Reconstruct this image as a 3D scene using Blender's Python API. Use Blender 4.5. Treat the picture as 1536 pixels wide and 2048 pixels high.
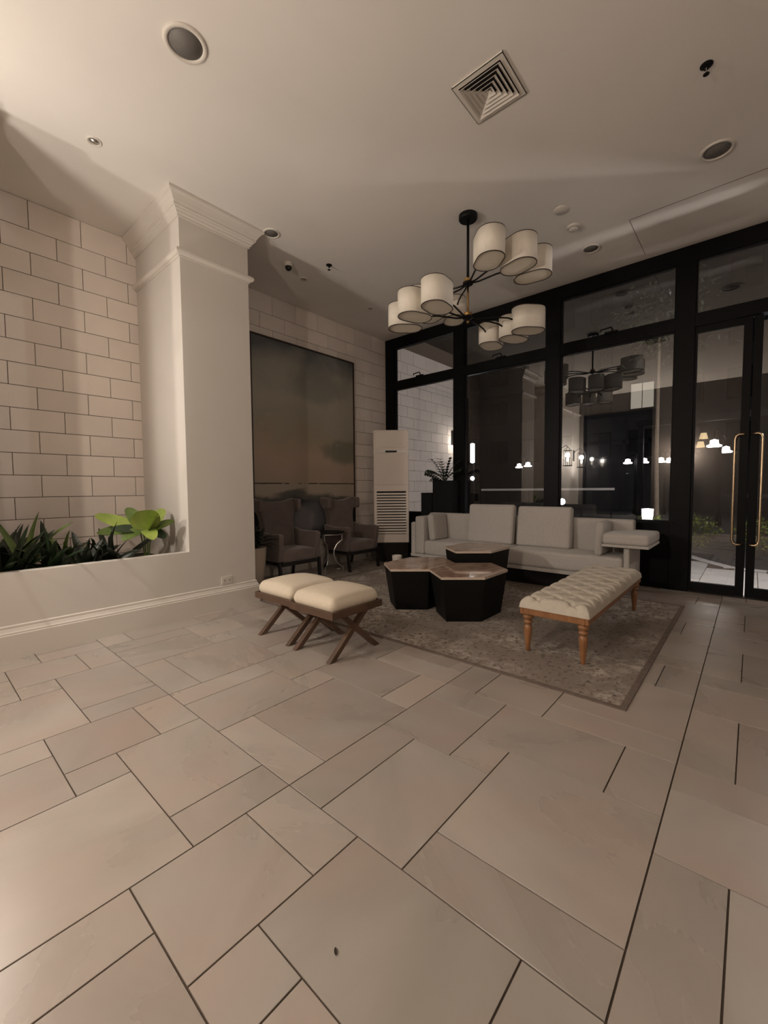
import bpy, math, random
from mathutils import Matrix, Vector
random.seed(7)
for o in list(bpy.data.objects): bpy.data.objects.remove(o)
COL = bpy.context.scene.collection
scene = bpy.context.scene
PI = math.pi

# ------------------------------------------------------------------ camera
cam = bpy.data.cameras.new('camera'); camo = bpy.data.objects.new('camera', cam); COL.objects.link(camo)
cam.sensor_fit = 'HORIZONTAL'; cam.sensor_width = 36.0; cam.lens = 842.38 / 1536 * 36
cam.clip_start = 0.05; cam.clip_end = 200
RIGHT = Vector((0.6579852, -0.75298473, -0.00833513))
UP = Vector((0.04586563, 0.0290259, 0.99852583))
BACK = Vector((-0.75163277, -0.65739752, 0.05363473))
M = Matrix((RIGHT, UP, BACK)).transposed().to_4x4(); M.translation = (0, 0, 1.227)
camo.matrix_world = M
scene.camera = camo

# ------------------------------------------------------------------ world, exposure
w = bpy.data.worlds.new('night'); scene.world = w; w.use_nodes = True
w.node_tree.nodes['Background'].inputs[0].default_value = (0.010, 0.012, 0.018, 1)
w.node_tree.nodes['Background'].inputs[1].default_value = 1.0
scene.view_settings.view_transform = 'Standard'; scene.view_settings.look = 'None'
scene.view_settings.gamma = 1; scene.view_settings.use_curve_mapping = False
scene.view_settings.exposure = -0.08
LANTERN_W = 100.0
LANTERN_COL = (1.0, 0.91, 0.83)

# ------------------------------------------------------------------ helpers
def link(name, mesh, parent=None):
    o = bpy.data.objects.new(name, mesh); COL.objects.link(o); o.parent = parent; return o
def tag(o, label=None, cat=None, group=None, kind=None):
    if label: o['label'] = label
    if cat: o['category'] = cat
    if group: o['group'] = group
    if kind: o['kind'] = kind
    return o
def thing(name, label, cat, loc=(0, 0, 0), rz=0.0, group=None):
    o = bpy.data.objects.new(name, None); COL.objects.link(o); o.empty_display_size = .1
    o.location = loc; o.rotation_euler = (0, 0, rz)
    return tag(o, label, cat, group)
def copy_tree(o, parent=None):
    c = o.copy(); COL.objects.link(c); c.parent = parent
    for ch in list(o.children): copy_tree(ch, c)
    return c

class MB:
    def __init__(s): s.v = []; s.f = []
    def add(s, vs, fs):
        n = len(s.v); s.v += [tuple(q) for q in vs]; s.f += [tuple(i + n for i in f) for f in fs]; return s
    def box(s, x0, x1, y0, y1, z0, z1):
        return s.add([(x0,y0,z0),(x1,y0,z0),(x1,y1,z0),(x0,y1,z0),(x0,y0,z1),(x1,y0,z1),(x1,y1,z1),(x0,y1,z1)],
              [(0,3,2,1),(4,5,6,7),(0,1,5,4),(1,2,6,5),(2,3,7,6),(3,0,4,7)])
    def prism(s, pts, z0, z1, scale0=1.0, c=(0, 0)):
        n = len(pts)
        lo = [(c[0] + (x - c[0]) * scale0, c[1] + (y - c[1]) * scale0, z0) for x, y in pts]
        hi = [(x, y, z1) for x, y in pts]
        return s.add(lo + hi, [tuple(range(n - 1, -1, -1)), tuple(range(n, 2 * n))] + [(i, (i + 1) % n, n + (i + 1) % n, n + i) for i in range(n)])
    def extrude(s, pts, axis, a, b):
        """outline pts (p,q) extruded along axis between a and b; axis 'x': (p,q)=(y,z); 'y': (p,q)=(x,z)"""
        n = len(pts)
        g = (lambda p, q, t: (t, p, q)) if axis == 'x' else (lambda p, q, t: (p, t, q))
        vs = [g(p, q, a) for p, q in pts] + [g(p, q, b) for p, q in pts]
        return s.add(vs, [tuple(range(n)), tuple(range(2 * n - 1, n - 1, -1))] + [(i, n + i, n + (i + 1) % n, (i + 1) % n) for i in range(n)])
    def lathe(s, prof, n=20, c=(0, 0, 0), cap=True):
        vs = []; m = len(prof)
        for i in range(n):
            a = 2 * PI * i / n
            for r, z in prof: vs.append((c[0] + r * math.cos(a), c[1] + r * math.sin(a), c[2] + z))
        fs = [(i * m + j, ((i + 1) % n) * m + j, ((i + 1) % n) * m + j + 1, i * m + j + 1) for i in range(n) for j in range(m - 1)]
        if cap:
            fs.append(tuple(i * m for i in range(n - 1, -1, -1))); fs.append(tuple(i * m + m - 1 for i in range(n)))
        return s.add(vs, fs)
    def tube(s, pts, r, n=8, closed=False):
        pts = [Vector(p) for p in pts]; k = len(pts); vs = []; up = None
        for i, p in enumerate(pts):
            if closed: t = pts[(i + 1) % k] - pts[i - 1]
            else: t = (pts[min(i + 1, k - 1)] - pts[max(i - 1, 0)])
            t.normalize()
            if up is None:
                up = Vector((0, 0, 1)) if abs(t.z) < .9 else Vector((1, 0, 0))
            a = up - t * up.dot(t); a.normalize(); b = t.cross(a); up = a
            rr = r[i] if isinstance(r, (list, tuple)) else r
            for j in range(n):
                th = 2 * PI * j / n; q = p + (a * math.cos(th) + b * math.sin(th)) * rr; vs.append(q)
        m = k if closed else k - 1
        fs = [(i * n + j, i * n + (j + 1) % n, ((i + 1) % k) * n + (j + 1) % n, ((i + 1) % k) * n + j) for i in range(m) for j in range(n)]
        if not closed: fs += [tuple(range(n - 1, -1, -1)), tuple((k - 1) * n + j for j in range(n))]
        return s.add(vs, fs)
    def bar(s, p0, p1, wv, tv):
        """rectangular bar from p0 to p1 with half-size vectors wv and tv"""
        p0, p1, wv, tv = Vector(p0), Vector(p1), Vector(wv), Vector(tv)
        q = [-wv - tv, wv - tv, wv + tv, -wv + tv]
        return s.add([p0 + d for d in q] + [p1 + d for d in q], [(3,2,1,0),(4,5,6,7),(0,1,5,4),(1,2,6,5),(2,3,7,6),(3,0,4,7)])
    def soft(s, x0, x1, y0, y1, z0, z1, r=.04, puff=0.0, n=8, axis=2):
        """rounded, slightly puffed cushion block"""
        cx, cy, cz = (x0 + x1) / 2, (y0 + y1) / 2, (z0 + z1) / 2
        h = [(x1 - x0) / 2, (y1 - y0) / 2, (z1 - z0) / 2]; r = min(r, min(h) * .98)
        idx = {}; vs = []; fs = []
        def vert(a):
            k = tuple(round(q * n) for q in a)
            if k in idx: return idx[k]
            p = [a[i] * h[i] for i in range(3)]
            inner = [max(-h[i] + r, min(h[i] - r, p[i])) for i in range(3)]
            d = Vector([p[i] - inner[i] for i in range(3)])
            # map cube shell to rounded shell
            L = max(abs(d[i]) for i in range(3))
            if d.length > 1e-9: d = d.normalized() * L if L < r else d.normalized() * r
            q = [inner[i] + d[i] for i in range(3)]
            if puff:
                o = [i for i in range(3) if i != axis]
                f = (1 - a[o[0]] ** 2) * (1 - a[o[1]] ** 2)
                q[axis] += (1 if a[axis] > 0 else -1) * puff * f ** .6 * abs(a[axis])
            idx[k] = len(vs); vs.append((cx + q[0], cy + q[1], cz + q[2])); return idx[k]
        def cuts(i):
            e = r / h[i]; out = [-1, -1 + e * .3, -1 + e * .65, -1 + e]
            m = max(2, n // 2)
            out += [-1 + e + (2 - 2 * e) * t / m for t in range(1, m)]
            out += [1 - e, 1 - e * .65, 1 - e * .3, 1]
            return out
        C3 = [cuts(i) for i in range(3)]
        n = 100000
        for ax in range(3):
            u, v = [(1, 2), (2, 0), (0, 1)][ax]
            for sg in (-1, 1):
                for i in range(len(C3[u]) - 1):
                    for j in range(len(C3[v]) - 1):
                        q = []
                        for di, dj in ((0, 0), (1, 0), (1, 1), (0, 1)):
                            a = [0, 0, 0]; a[ax] = sg; a[u] = C3[u][i + di]; a[v] = C3[v][j + dj]; q.append(vert(a))
                        fs.append(tuple(q) if sg > 0 else tuple(reversed(q)))
        return s.add(vs, fs)
    def build(s, name, mat, parent=None, smooth=False, bevel=0.0):
        me = bpy.data.meshes.new(name); me.from_pydata(s.v, [], s.f); me.update()
        if smooth:
            for p in me.polygons: p.use_smooth = True
        if mat: me.materials.append(mat)
        o = link(name, me, parent)
        if bevel:
            b = o.modifiers.new('bevel', 'BEVEL'); b.width = bevel; b.segments = 2; b.limit_method = 'ANGLE'; b.angle_limit = .6
        return o

# ------------------------------------------------------------------ materials
def nt(name):
    m = bpy.data.materials.new(name); m.use_nodes = True; t = m.node_tree
    return m, t, t.nodes['Principled BSDF']
def pmat(name, col, rough=.5, metal=0.0, var=0.0, vscale=6.0, bump=0.0, bscale=80.0, stretch=(1, 1, 1), spec=.5, rand=0.0, col2=None, sheen=0.0):
    m, t, b = nt(name); L = t.links
    b.inputs['Roughness'].default_value = rough; b.inputs['Metallic'].default_value = metal
    b.inputs['Specular IOR Level'].default_value = spec
    if sheen: b.inputs['Sheen Weight'].default_value = sheen
    tc = t.nodes.new('ShaderNodeTexCoord'); mp = t.nodes.new('ShaderNodeMapping'); mp.inputs['Scale'].default_value = stretch
    L.new(tc.outputs['Object'], mp.inputs['Vector'])
    c2 = col2 or tuple(min(1, c * (1 - var)) for c in col)
    if var or col2:
        no = t.nodes.new('ShaderNodeTexNoise'); no.inputs['Scale'].default_value = vscale; no.inputs['Detail'].default_value = 5; no.inputs['Distortion'].default_value = .6
        L.new(mp.outputs[0], no.inputs['Vector'])
        r = t.nodes.new('ShaderNodeValToRGB'); r.color_ramp.elements[0].position = .3; r.color_ramp.elements[1].position = .7
        r.color_ramp.elements[0].color = (*c2, 1); r.color_ramp.elements[1].color = (*col, 1)
        L.new(no.outputs['Fac'], r.inputs['Fac']); out = r.outputs['Color']
        if rand:
            oi = t.nodes.new('ShaderNodeObjectInfo'); mr = t.nodes.new('ShaderNodeMapRange')
            mr.inputs['To Min'].default_value = 1 - rand; mr.inputs['To Max'].default_value = 1 + rand * .4
            L.new(oi.outputs['Random'], mr.inputs['Value'])
            hs = t.nodes.new('ShaderNodeHueSaturation'); L.new(out, hs.inputs['Color']); L.new(mr.outputs[0], hs.inputs['Value']); out = hs.outputs['Color']
            ml = t.nodes.new('ShaderNodeVectorMath'); ml.operation = 'ADD'
            sc = t.nodes.new('ShaderNodeMath'); sc.operation = 'MULTIPLY'; sc.inputs[1].default_value = 57.0
            L.new(oi.outputs['Random'], sc.inputs[0]); L.new(tc.outputs['Object'], ml.inputs[0]); L.new(sc.outputs[0], ml.inputs[1]); L.new(ml.outputs[0], mp.inputs['Vector'])
        L.new(out, b.inputs['Base Color'])
    else: b.inputs['Base Color'].default_value = (*col, 1)
    if bump:
        n2 = t.nodes.new('ShaderNodeTexNoise'); n2.inputs['Scale'].default_value = bscale; n2.inputs['Detail'].default_value = 3
        L.new(mp.outputs[0], n2.inputs['Vector'])
        bp = t.nodes.new('ShaderNodeBump'); bp.inputs['Strength'].default_value = bump; bp.inputs['Distance'].default_value = .004
        L.new(n2.outputs['Fac'], bp.inputs['Height']); L.new(bp.outputs[0], b.inputs['Normal'])
    return m
def emat(name, col, strength):
    m, t, b = nt(name); b.inputs['Base Color'].default_value = (*col, 1)
    b.inputs['Emission Color'].default_value = (*col, 1); b.inputs['Emission Strength'].default_value = strength; return m
def glassmat(name, refl, tint, rough=0.0):
    m = bpy.data.materials.new(name); m.use_nodes = True; t = m.node_tree; t.nodes.clear(); L = t.links
    o = t.nodes.new('ShaderNodeOutputMaterial'); mx = t.nodes.new('ShaderNodeMixShader')
    tr = t.nodes.new('ShaderNodeBsdfTransparent'); tr.inputs[0].default_value = (*tint, 1)
    gl = t.nodes.new('ShaderNodeBsdfGlossy'); gl.inputs['Roughness'].default_value = rough; gl.inputs['Color'].default_value = (.95, .95, .95, 1)
    lw = t.nodes.new('ShaderNodeLayerWeight'); lw.inputs['Blend'].default_value = .25
    mr = t.nodes.new('ShaderNodeMapRange'); mr.inputs['To Min'].default_value = refl; mr.inputs['To Max'].default_value = .9
    L.new(lw.outputs['Fresnel'], mr.inputs['Value']); L.new(mr.outputs[0], mx.inputs[0]); L.new(tr.outputs[0], mx.inputs[1]); L.new(gl.outputs[0], mx.inputs[2]); L.new(mx.outputs[0], o.inputs[0])
    return m

def tile_mat():
    m, t, b = nt('floor_stone'); L = t.links; N = t.nodes.new
    tc = N('ShaderNodeTexCoord'); oi = N('ShaderNodeObjectInfo')
    sc = N('ShaderNodeMath'); sc.operation = 'MULTIPLY'; sc.inputs[1].default_value = 91.0; L.new(oi.outputs['Random'], sc.inputs[0])
    ad = N('ShaderNodeVectorMath'); ad.operation = 'ADD'; L.new(tc.outputs['Object'], ad.inputs[0]); L.new(sc.outputs[0], ad.inputs[1])
    ang = N('ShaderNodeMath'); ang.operation = 'MULTIPLY'; ang.inputs[1].default_value = 37.0; L.new(oi.outputs['Random'], ang.inputs[0])
    ro = N('ShaderNodeVectorRotate'); ro.rotation_type = 'Z_AXIS'; L.new(ang.outputs[0], ro.inputs['Angle']); L.new(ad.outputs[0], ro.inputs['Vector'])
    mp = N('ShaderNodeMapping'); mp.inputs['Scale'].default_value = (.7, 2.0, 1); L.new(ro.outputs[0], mp.inputs['Vector'])
    n1 = N('ShaderNodeTexNoise'); n1.inputs['Scale'].default_value = 1.6; n1.inputs['Detail'].default_value = 7; n1.inputs['Distortion'].default_value = .35; L.new(mp.outputs[0], n1.inputs['Vector'])
    r = N('ShaderNodeValToRGB'); e = r.color_ramp.elements
    e[0].position = .25; e[0].color = (.325, .288, .25, 1); e[1].position = .75; e[1].color = (.455, .412, .365, 1)
    pass
    L.new(n1.outputs['Fac'], r.inputs['Fac'])
    n2 = N('ShaderNodeTexNoise'); n2.inputs['Scale'].default_value = 2.3; n2.inputs['Detail'].default_value = 3; L.new(ad.outputs[0], n2.inputs['Vector'])
    mx = N('ShaderNodeMix'); mx.data_type = 'RGBA'; mx.inputs['B'].default_value = (.42, .335, .285, 1)
    mr = N('ShaderNodeMapRange'); mr.inputs['From Min'].default_value = .40; mr.inputs['From Max'].default_value = .75; mr.inputs['To Max'].default_value = .8; L.new(n2.outputs['Fac'], mr.inputs['Value']); L.new(mr.outputs[0], mx.inputs['Factor'])
    L.new(r.outputs[0], mx.inputs['A'])
    hs = N('ShaderNodeHueSaturation'); m2 = N('ShaderNodeMapRange'); m2.inputs['To Min'].default_value = .88; m2.inputs['To Max'].default_value = 1.09
    L.new(oi.outputs['Random'], m2.inputs['Value']); L.new(m2.outputs[0], hs.inputs['Value']); L.new(mx.outputs['Result'], hs.inputs['Color']); L.new(hs.outputs[0], b.inputs['Base Color'])
    m3 = N('ShaderNodeMapRange'); m3.inputs['To Min'].default_value = .2; m3.inputs['To Max'].default_value = .38; L.new(n1.outputs['Fac'], m3.inputs['Value']); L.new(m3.outputs[0], b.inputs['Roughness'])
    b.inputs['Specular IOR Level'].default_value = .45
    bp = N('ShaderNodeBump'); bp.inputs['Strength'].default_value = .06; bp.inputs['Distance'].default_value = .002; L.new(n1.outputs['Fac'], bp.inputs['Height']); L.new(bp.outputs[0], b.inputs['Normal'])
    return m

M_CEIL = pmat('ceiling_paint', (.78, .735, .675), .85, var=.05, vscale=1.2, bump=.05, bscale=120)
M_WALL = pmat('taupe_paint', (.13, .11, .095), .7, var=.03, vscale=2, bump=.04, bscale=200)
M_COLUMN = pmat('column_paint', (.66, .615, .555), .7, var=.03, vscale=2, bump=.04, bscale=200)
M_BRICK = pmat('stone_block', (.84, .755, .685), .8, var=.06, vscale=3, bump=.15, bscale=60, rand=.06)
M_GROUT = pmat('wall_grout', (.17, .13, .10), .9, var=.2, vscale=30)
M_FGROUT = pmat('floor_grout', (.085, .062, .045), .9, var=.3, vscale=30)
M_TILE = tile_mat()
M_STEEL = pmat('black_steel', (.006, .006, .0065), .45, var=.2, vscale=8, spec=.12)
M_PANEL = pmat('black_panel', (.006, .006, .0065), .5, var=.2, vscale=8, spec=.12)
M_BLACK = pmat('matte_black', (.006, .006, .006), .5, var=.1, spec=.2)
M_GLASS = glassmat('window_glass', .105, (.85, .85, .85))
M_BRASS = pmat('brushed_brass', (.62, .40, .16), .28, 1.0, var=.15, vscale=20)
M_GOLD = pmat('pale_gold_metal', (.72, .55, .36), .3, 1.0, var=.12, vscale=20)
M_SILVER = pmat('silver_metal', (.62, .60, .56), .3, 1.0, var=.1, vscale=20)
M_SHADE = pmat('ivory_linen', (.80, .74, .64), .85, var=.05, vscale=60, bump=.25, bscale=300, stretch=(1, 1, .3))
M_DIFF = pmat('shade_diffuser', (.70, .63, .51), .7, var=.03)
M_RIM = pmat('dark_brown_binding', (.05, .036, .025), .7, var=.1)
M_SOFA = pmat('grey_woven_upholstery', (.55, .515, .475), .9, var=.1, vscale=40, bump=.35, bscale=350, sheen=.2)
M_CHAIR = pmat('taupe_velvet', (.165, .125, .11), .8, var=.18, vscale=8, bump=.2, bscale=250, sheen=.3)
M_CREAM = pmat('cream_canvas', (.70, .61, .48), .85, var=.06, vscale=30, bump=.25, bscale=400)
M_TUFT = pmat('beige_linen', (.60, .54, .45), .88, var=.08, vscale=30, bump=.25, bscale=400)
M_WALNUT = pmat('walnut_wood', (.125, .070, .042), .45, var=.45, vscale=5, stretch=(1, 1, 1), bump=.1, bscale=40)
M_OAK = pmat('honey_oak', (.36, .165, .068), .32, var=.35, vscale=9, stretch=(3, 3, .5), bump=.08)
M_EBONY = pmat('ebony_wood', (.014, .012, .011), .4, var=.2)
M_TBLACK = pmat('black_oak_veneer', (.007, .0065, .006), .55, var=.3, vscale=12, stretch=(6, 6, .5), spec=.15)
M_AC = pmat('white_plastic', (.93, .84, .76), .25, var=.02)
M_ACG = pmat('glossy_white_panel', (.93, .84, .765), .08, var=.02)
M_ACS = pmat('silver_trim', (.74, .71, .66), .25, .3, var=.03)
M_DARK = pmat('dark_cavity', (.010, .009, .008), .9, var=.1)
M_WHITE = pmat('white_enamel', (.68, .63, .56), .4, var=.02)
M_GRILLE = pmat('grey_mesh_grille', (.17, .155, .14), .6, var=.25, vscale=300)
M_POT = pmat('cream_ceramic', (.52, .44, .35), .4, var=.05)
M_PLBOX = pmat('charcoal_planter', (.012, .0125, .0125), .6, var=.2, spec=.15)
M_SOIL = pmat('dark_soil', (.02, .016, .012), .95, var=.4, vscale=40, bump=.6, bscale=60)
def leafmat(name, c, c2, rough=.42):
    return pmat(name, c, rough, col2=c2, vscale=9, stretch=(1, 1, 1), bump=.1, bscale=30)
M_LEAFB = leafmat('lime_leaf', (.34, .41, .085), (.21, .30, .055))
M_LEAFD = leafmat('deep_green_leaf', (.030, .055, .022), (.018, .035, .015))
M_LEAFM = leafmat('mid_green_leaf', (.15, .22, .045), (.08, .13, .03))
M_LEAFK = leafmat('black_green_leaf', (.022, .030, .018), (.013, .018, .011))

# ------------------------------------------------------------------ dimensions
HC = 3.967            # ceiling height
XG = 6.07             # glass wall
YA = 5.203            # wall behind the painting
YF = 4.106            # face of planter wall, pier and column
XB, YR = -1.8, -4.2   # unseen back wall and right wall
CX0, CX1 = 1.816, 2.53

# ------------------------------------------------------------------ floor with modular stone tiles
flo = MB().box(XB, XG + .1, YR, YA + .05, -.12, -.004).build('floor', M_FGROUT); tag(flo, kind='structure', label='modular beige stone floor with dark joints')
PAT = [(-1,0,1,4),(0,3,1,4),(-1,2,4,6),(-1,2,6,7),(2,3,4,5),(2,4,5,7),(4,5,5,7),(3,5,2,5),(3,5,1,2)]
tiles = []
for a in range(-2, 7):
    for b_ in range(-5, 6):
        for (i0, i1, j0, j1) in PAT:
            x0, x1 = .0086 + .2 * (i0 + 6 * a), .0086 + .2 * (i1 + 6 * a)
            y0, y1 = .0184 + .2 * (j0 + 6 * b_), .0184 + .2 * (j1 + 6 * b_)
            x0, x1 = max(x0, XB), min(x1, XG - .06); y0, y1 = max(y0, YR), min(y1, YA if x0 > 2.4 else YF)
            if x1 - x0 < .03 or y1 - y0 < .03: continue
            c = Vector(((x0 + x1) / 2, (y0 + y1) / 2, -1.227))
            d = c.dot(-BACK); vis = False
            if d > .3:
                px = 768 + 842.4 * c.dot(RIGHT) / d; py = 1024 - 842.4 * c.dot(UP) / d
                mm = 330 * .6 / d
                vis = -mm < px < 1536 + mm and py < 2048 + mm
                if x0 > 2.57 and y0 > .5 and x1 < 5.3 and y1 < 4.2: vis = False   # under the rug
            tiles.append((vis, d, x0, x1, y0, y1))
vt = sorted([t for t in tiles if t[0]], key=lambda t: t[1])
single = vt[:298]; rest = vt[298:] + [t for t in tiles if not t[0]]
tmesh = {}
for _, _, x0, x1, y0, y1 in single:
    k = (round(x1 - x0, 3), round(y1 - y0, 3))
    if k not in tmesh:
        g = .0027; e = .0006; hx, hy = k[0] / 2 - g, k[1] / 2 - g
        mb = MB()
        mb.add([(-hx,-hy,-.02),(hx,-hy,-.02),(hx,hy,-.02),(-hx,hy,-.02),(-hx,-hy,-e),(hx,-hy,-e),(hx,hy,-e),(-hx,hy,-e),(-hx+e,-hy+e,0),(hx-e,-hy+e,0),(hx-e,hy-e,0),(-hx+e,hy-e,0)],
               [(0,1,5,4),(1,2,6,5),(2,3,7,6),(3,0,4,7),(4,5,9,8),(5,6,10,9),(6,7,11,10),(7,4,8,11),(8,9,10,11)])
        me = bpy.data.meshes.new('floor_tile'); me.from_pydata(mb.v, [], mb.f); me.materials.append(M_TILE); tmesh[k] = me
    o = link('floor_tile', tmesh[k], flo); o.location = ((x0 + x1) / 2, (y0 + y1) / 2, 0)
mb = MB()
for _, _, x0, x1, y0, y1 in rest: mb.box(x0 + .003, x1 - .003, y0 + .003, y1 - .003, -.02, 0)
tag(mb.build('floor_tiles_outlying', M_TILE, flo), kind='stuff')

# ------------------------------------------------------------------ ceiling and plain walls
tag(MB().box(XB - .1, XG + .1, YR - .1, YA + .15, HC, HC + .15).build('ceiling', M_CEIL), 'plain warm white plaster ceiling', kind='structure')
tag(MB().box(XB - .15, XB, YR, YA + .15, 0, HC).build('wall_back', M_WALL), kind='structure')
tag(MB().box(XB - .15, XG, YR - .15, YR, 0, HC).build('wall_right', M_WALL), kind='structure')

# wall with stone blocks, behind painting and planter
wl = MB().box(XB, XG + .0, YA + .012, YA + .15, 0, HC).build('wall_left', M_GROUT); tag(wl, 'cream stone block wall behind planter and painting', kind='structure')
bmesh_cache = {}
def block(x0, x1, z0, z1, parent, y=YA):
    k = (round(x1 - x0, 3), round(z1 - z0, 3))
    if k not in bmesh_cache:
        hx, hz, e = k[0] / 2 - .0028, k[1] / 2 - .0028, .002
        mb = MB().add([(-hx,.014,-hz),(hx,.014,-hz),(hx,.014,hz),(-hx,.014,hz),(-hx,e,-hz),(hx,e,-hz),(hx,e,hz),(-hx,e,hz),(-hx+e,0,-hz+e),(hx-e,0,-hz+e),(hx-e,0,hz-e),(-hx+e,0,hz-e)],
            [(0,1,5,4),(1,2,6,5),(2,3,7,6),(3,0,4,7),(4,5,9,8),(5,6,10,9),(6,7,11,10),(7,4,8,11),(8,9,10,11)])
        me = bpy.data.meshes.new('stone_block'); me.from_pydata(mb.v, [], mb.f); me.materials.append(M_BRICK); bmesh_cache[k] = me
    o = link('stone_block', bmesh_cache[k], parent); o.location = ((x0 + x1) / 2, y, (z0 + z1) / 2)
rows = [(3.70, HC)]
while rows[-1][0] > .02: rows.append((max(0, rows[-1][0] - .21), rows[-1][0]))
def lay(xa, xb, phase, zmin, parent, skip=None, y=YA):
    for k, (z0, z1) in enumerate(rows):
        if z1 - z0 < .02 or z1 <= zmin: continue
        x = phase - .414 * 30 + (.207 if k % 2 else 0)
        while x < xb:
            a, b_ = max(x, xa), min(x + .414, xb)
            if b_ - a > .012 and not (skip and skip(a, b_, z0, z1)): block(a, b_, z0, z1, parent, y)
            x += .414
lay(.40, CX0 + .02, .902, .5, wl)
lay(CX1 - .02, XG, 3.578, 0, wl, skip=lambda a, b_, z0, z1: a > 3.2 and b_ < 5.12 and z0 > .5 and z1 < 3.33)

# ------------------------------------------------------------------ column, planter wall, pier, mouldings
def moulding(prof, x0, x1, y, yb, name, mat, parent, pr=None):
    """profile (offset, z) swept round left, front and right sides"""
    mb = MB(); n = len(prof); vs = []
    for k in range(4):
        for p, z in prof:
            q = p if pr is None else p * pr
            vs.append([(x0 - p, yb, z), (x0 - p, y - p, z), (x1 + q, y - p, z), (x1 + q, yb, z)][k])
    fs = [(k * n + j, (k + 1) * n + j, (k + 1) * n + j + 1, k * n + j + 1) for k in range(3) for j in range(n - 1)]
    return mb.add(vs, fs).build(name, mat, parent)
CROWN = [(0,3.785),(.016,3.785),(.016,3.80),(.03,3.808),(.034,3.826),(.046,3.832),(.052,3.846),(.064,3.85),(.066,3.87),(.072,3.876),(.085,3.90),(.105,3.925),(.125,3.938),(.13,3.95),(.13,HC)]
NECK = [(0,3.425),(.012,3.425),(.012,3.437),(.03,3.441),(.042,3.453),(.046,3.468),(.042,3.483),(.03,3.495),(.012,3.499),(.012,3.505),(0,3.505)]
BASE = [(.035,0),(.035,.175),(.03,.183),(.03,.192),(.022,.2),(.012,.222),(.012,.238),(0,.245)]
colm = MB().box(CX0, CX1, YF, YA, 0, HC).build('column', M_COLUMN)
tag(colm, 'wide square cream column with crown and neck mouldings', 'column', kind='structure')
moulding(CROWN, CX0, CX1, YF, YA, 'crown_moulding', M_WHITE, colm)
moulding(NECK, CX0, CX1, YF, YA, 'neck_moulding', M_WHITE, colm)
pier = MB().box(XB, .42, YF, YA, 0, HC).build('wall_pier', M_COLUMN); tag(pier, kind='structure')
moulding(CROWN, XB, .42, YF, YA, 'crown_moulding', M_WHITE, pier)
moulding(NECK, XB, .42, YF, YA, 'neck_moulding', M_WHITE, pier)
plw = MB().box(.42, CX0, YF, YF + .10, 0, .634).build('wall_planter', M_COLUMN); tag(plw, 'low cream planter wall flush with the column', kind='structure')
bb = moulding(BASE, XB, CX1, YF, YF + .15, 'baseboard_left', M_WHITE, None); tag(bb, 'tall cream baseboard along planter wall and column', kind='structure')
for k, v in enumerate((0,)): pass
bb2 = MB().extrude([(YA, 0), (YA - .02, 0), (YA - .02, .16), (YA - .008, .19), (YA, .19)], 'x', CX1, XG - .02).build('baseboard_back', M_WHITE); tag(bb2, 'cream baseboard below the painting', kind='structure')
tag(MB().box(.42, CX0, YF + .10, YA, .40, .53).build('planter_soil', M_SOIL), 'dark soil filling the long planter', 'soil', kind='stuff')
# power outlet on the planter wall
ou = thing('power_outlet', 'white double power outlet above the baseboard', 'outlet', (2.19, YF, .296))
MB().box(-.06, .06, -.008, 0, -.042, .042).build('plate', M_WHITE, ou, bevel=.003)
for sx in (-.027, .027):
    s_ = MB().box(sx - .018, sx + .018, -.011, -.008, -.024, .024).build('socket', M_WHITE, ou)
    for q in (-.006, .006): MB().box(sx + q - .0018, sx + q + .0018, -.0115, -.0108, -.008, .010).build('slot', M_DARK, s_)

# ------------------------------------------------------------------ glass wall
wr = MB().box(XG - .03, XG + .09, .70, YA, 0, .80).build('wall_glass_side', M_PANEL); tag(wr, 'black low panel and steel frame of the glass wall', kind='structure')
def fbar(name, y0, y1, z0, z1, par=wr, dx0=-.05, dx1=.08):
    return MB().box(XG + dx0, XG + dx1, y0, y1, z0, z1).build(name, M_STEEL, par, bevel=.003)
fbar('top_rail', YR, YA, 3.79, HC - .002)
fbar('mullion', 5.01, YA, .80, 3.79)
for a, b_ in ((3.545, 3.74), (2.04, 2.235), (.545, .735), (-1.0, -.83), (-2.4, -2.22), (-4.1, -3.9)): fbar('mullion', a, b_, 0 if a < 1 else .80, 3.79)
fbar('transom_bar', YR, YA, 3.045, 3.185, dx0=-.045, dx1=.075)
MB().box(XG - .06, XG + .1, .70, 5.0, .785, .815).build('sill', M_PANEL, wr)
MB().box(XG - .03, XG + .09, YR, -.85, 0, .12).build('bottom_rail', M_STEEL, wr)
bays = [(3.74, 5.01), (2.235, 3.545), (.735, 2.04), (-.83, .545), (-2.22, -1.0), (-3.9, -2.4)]
wn = 0
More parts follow.
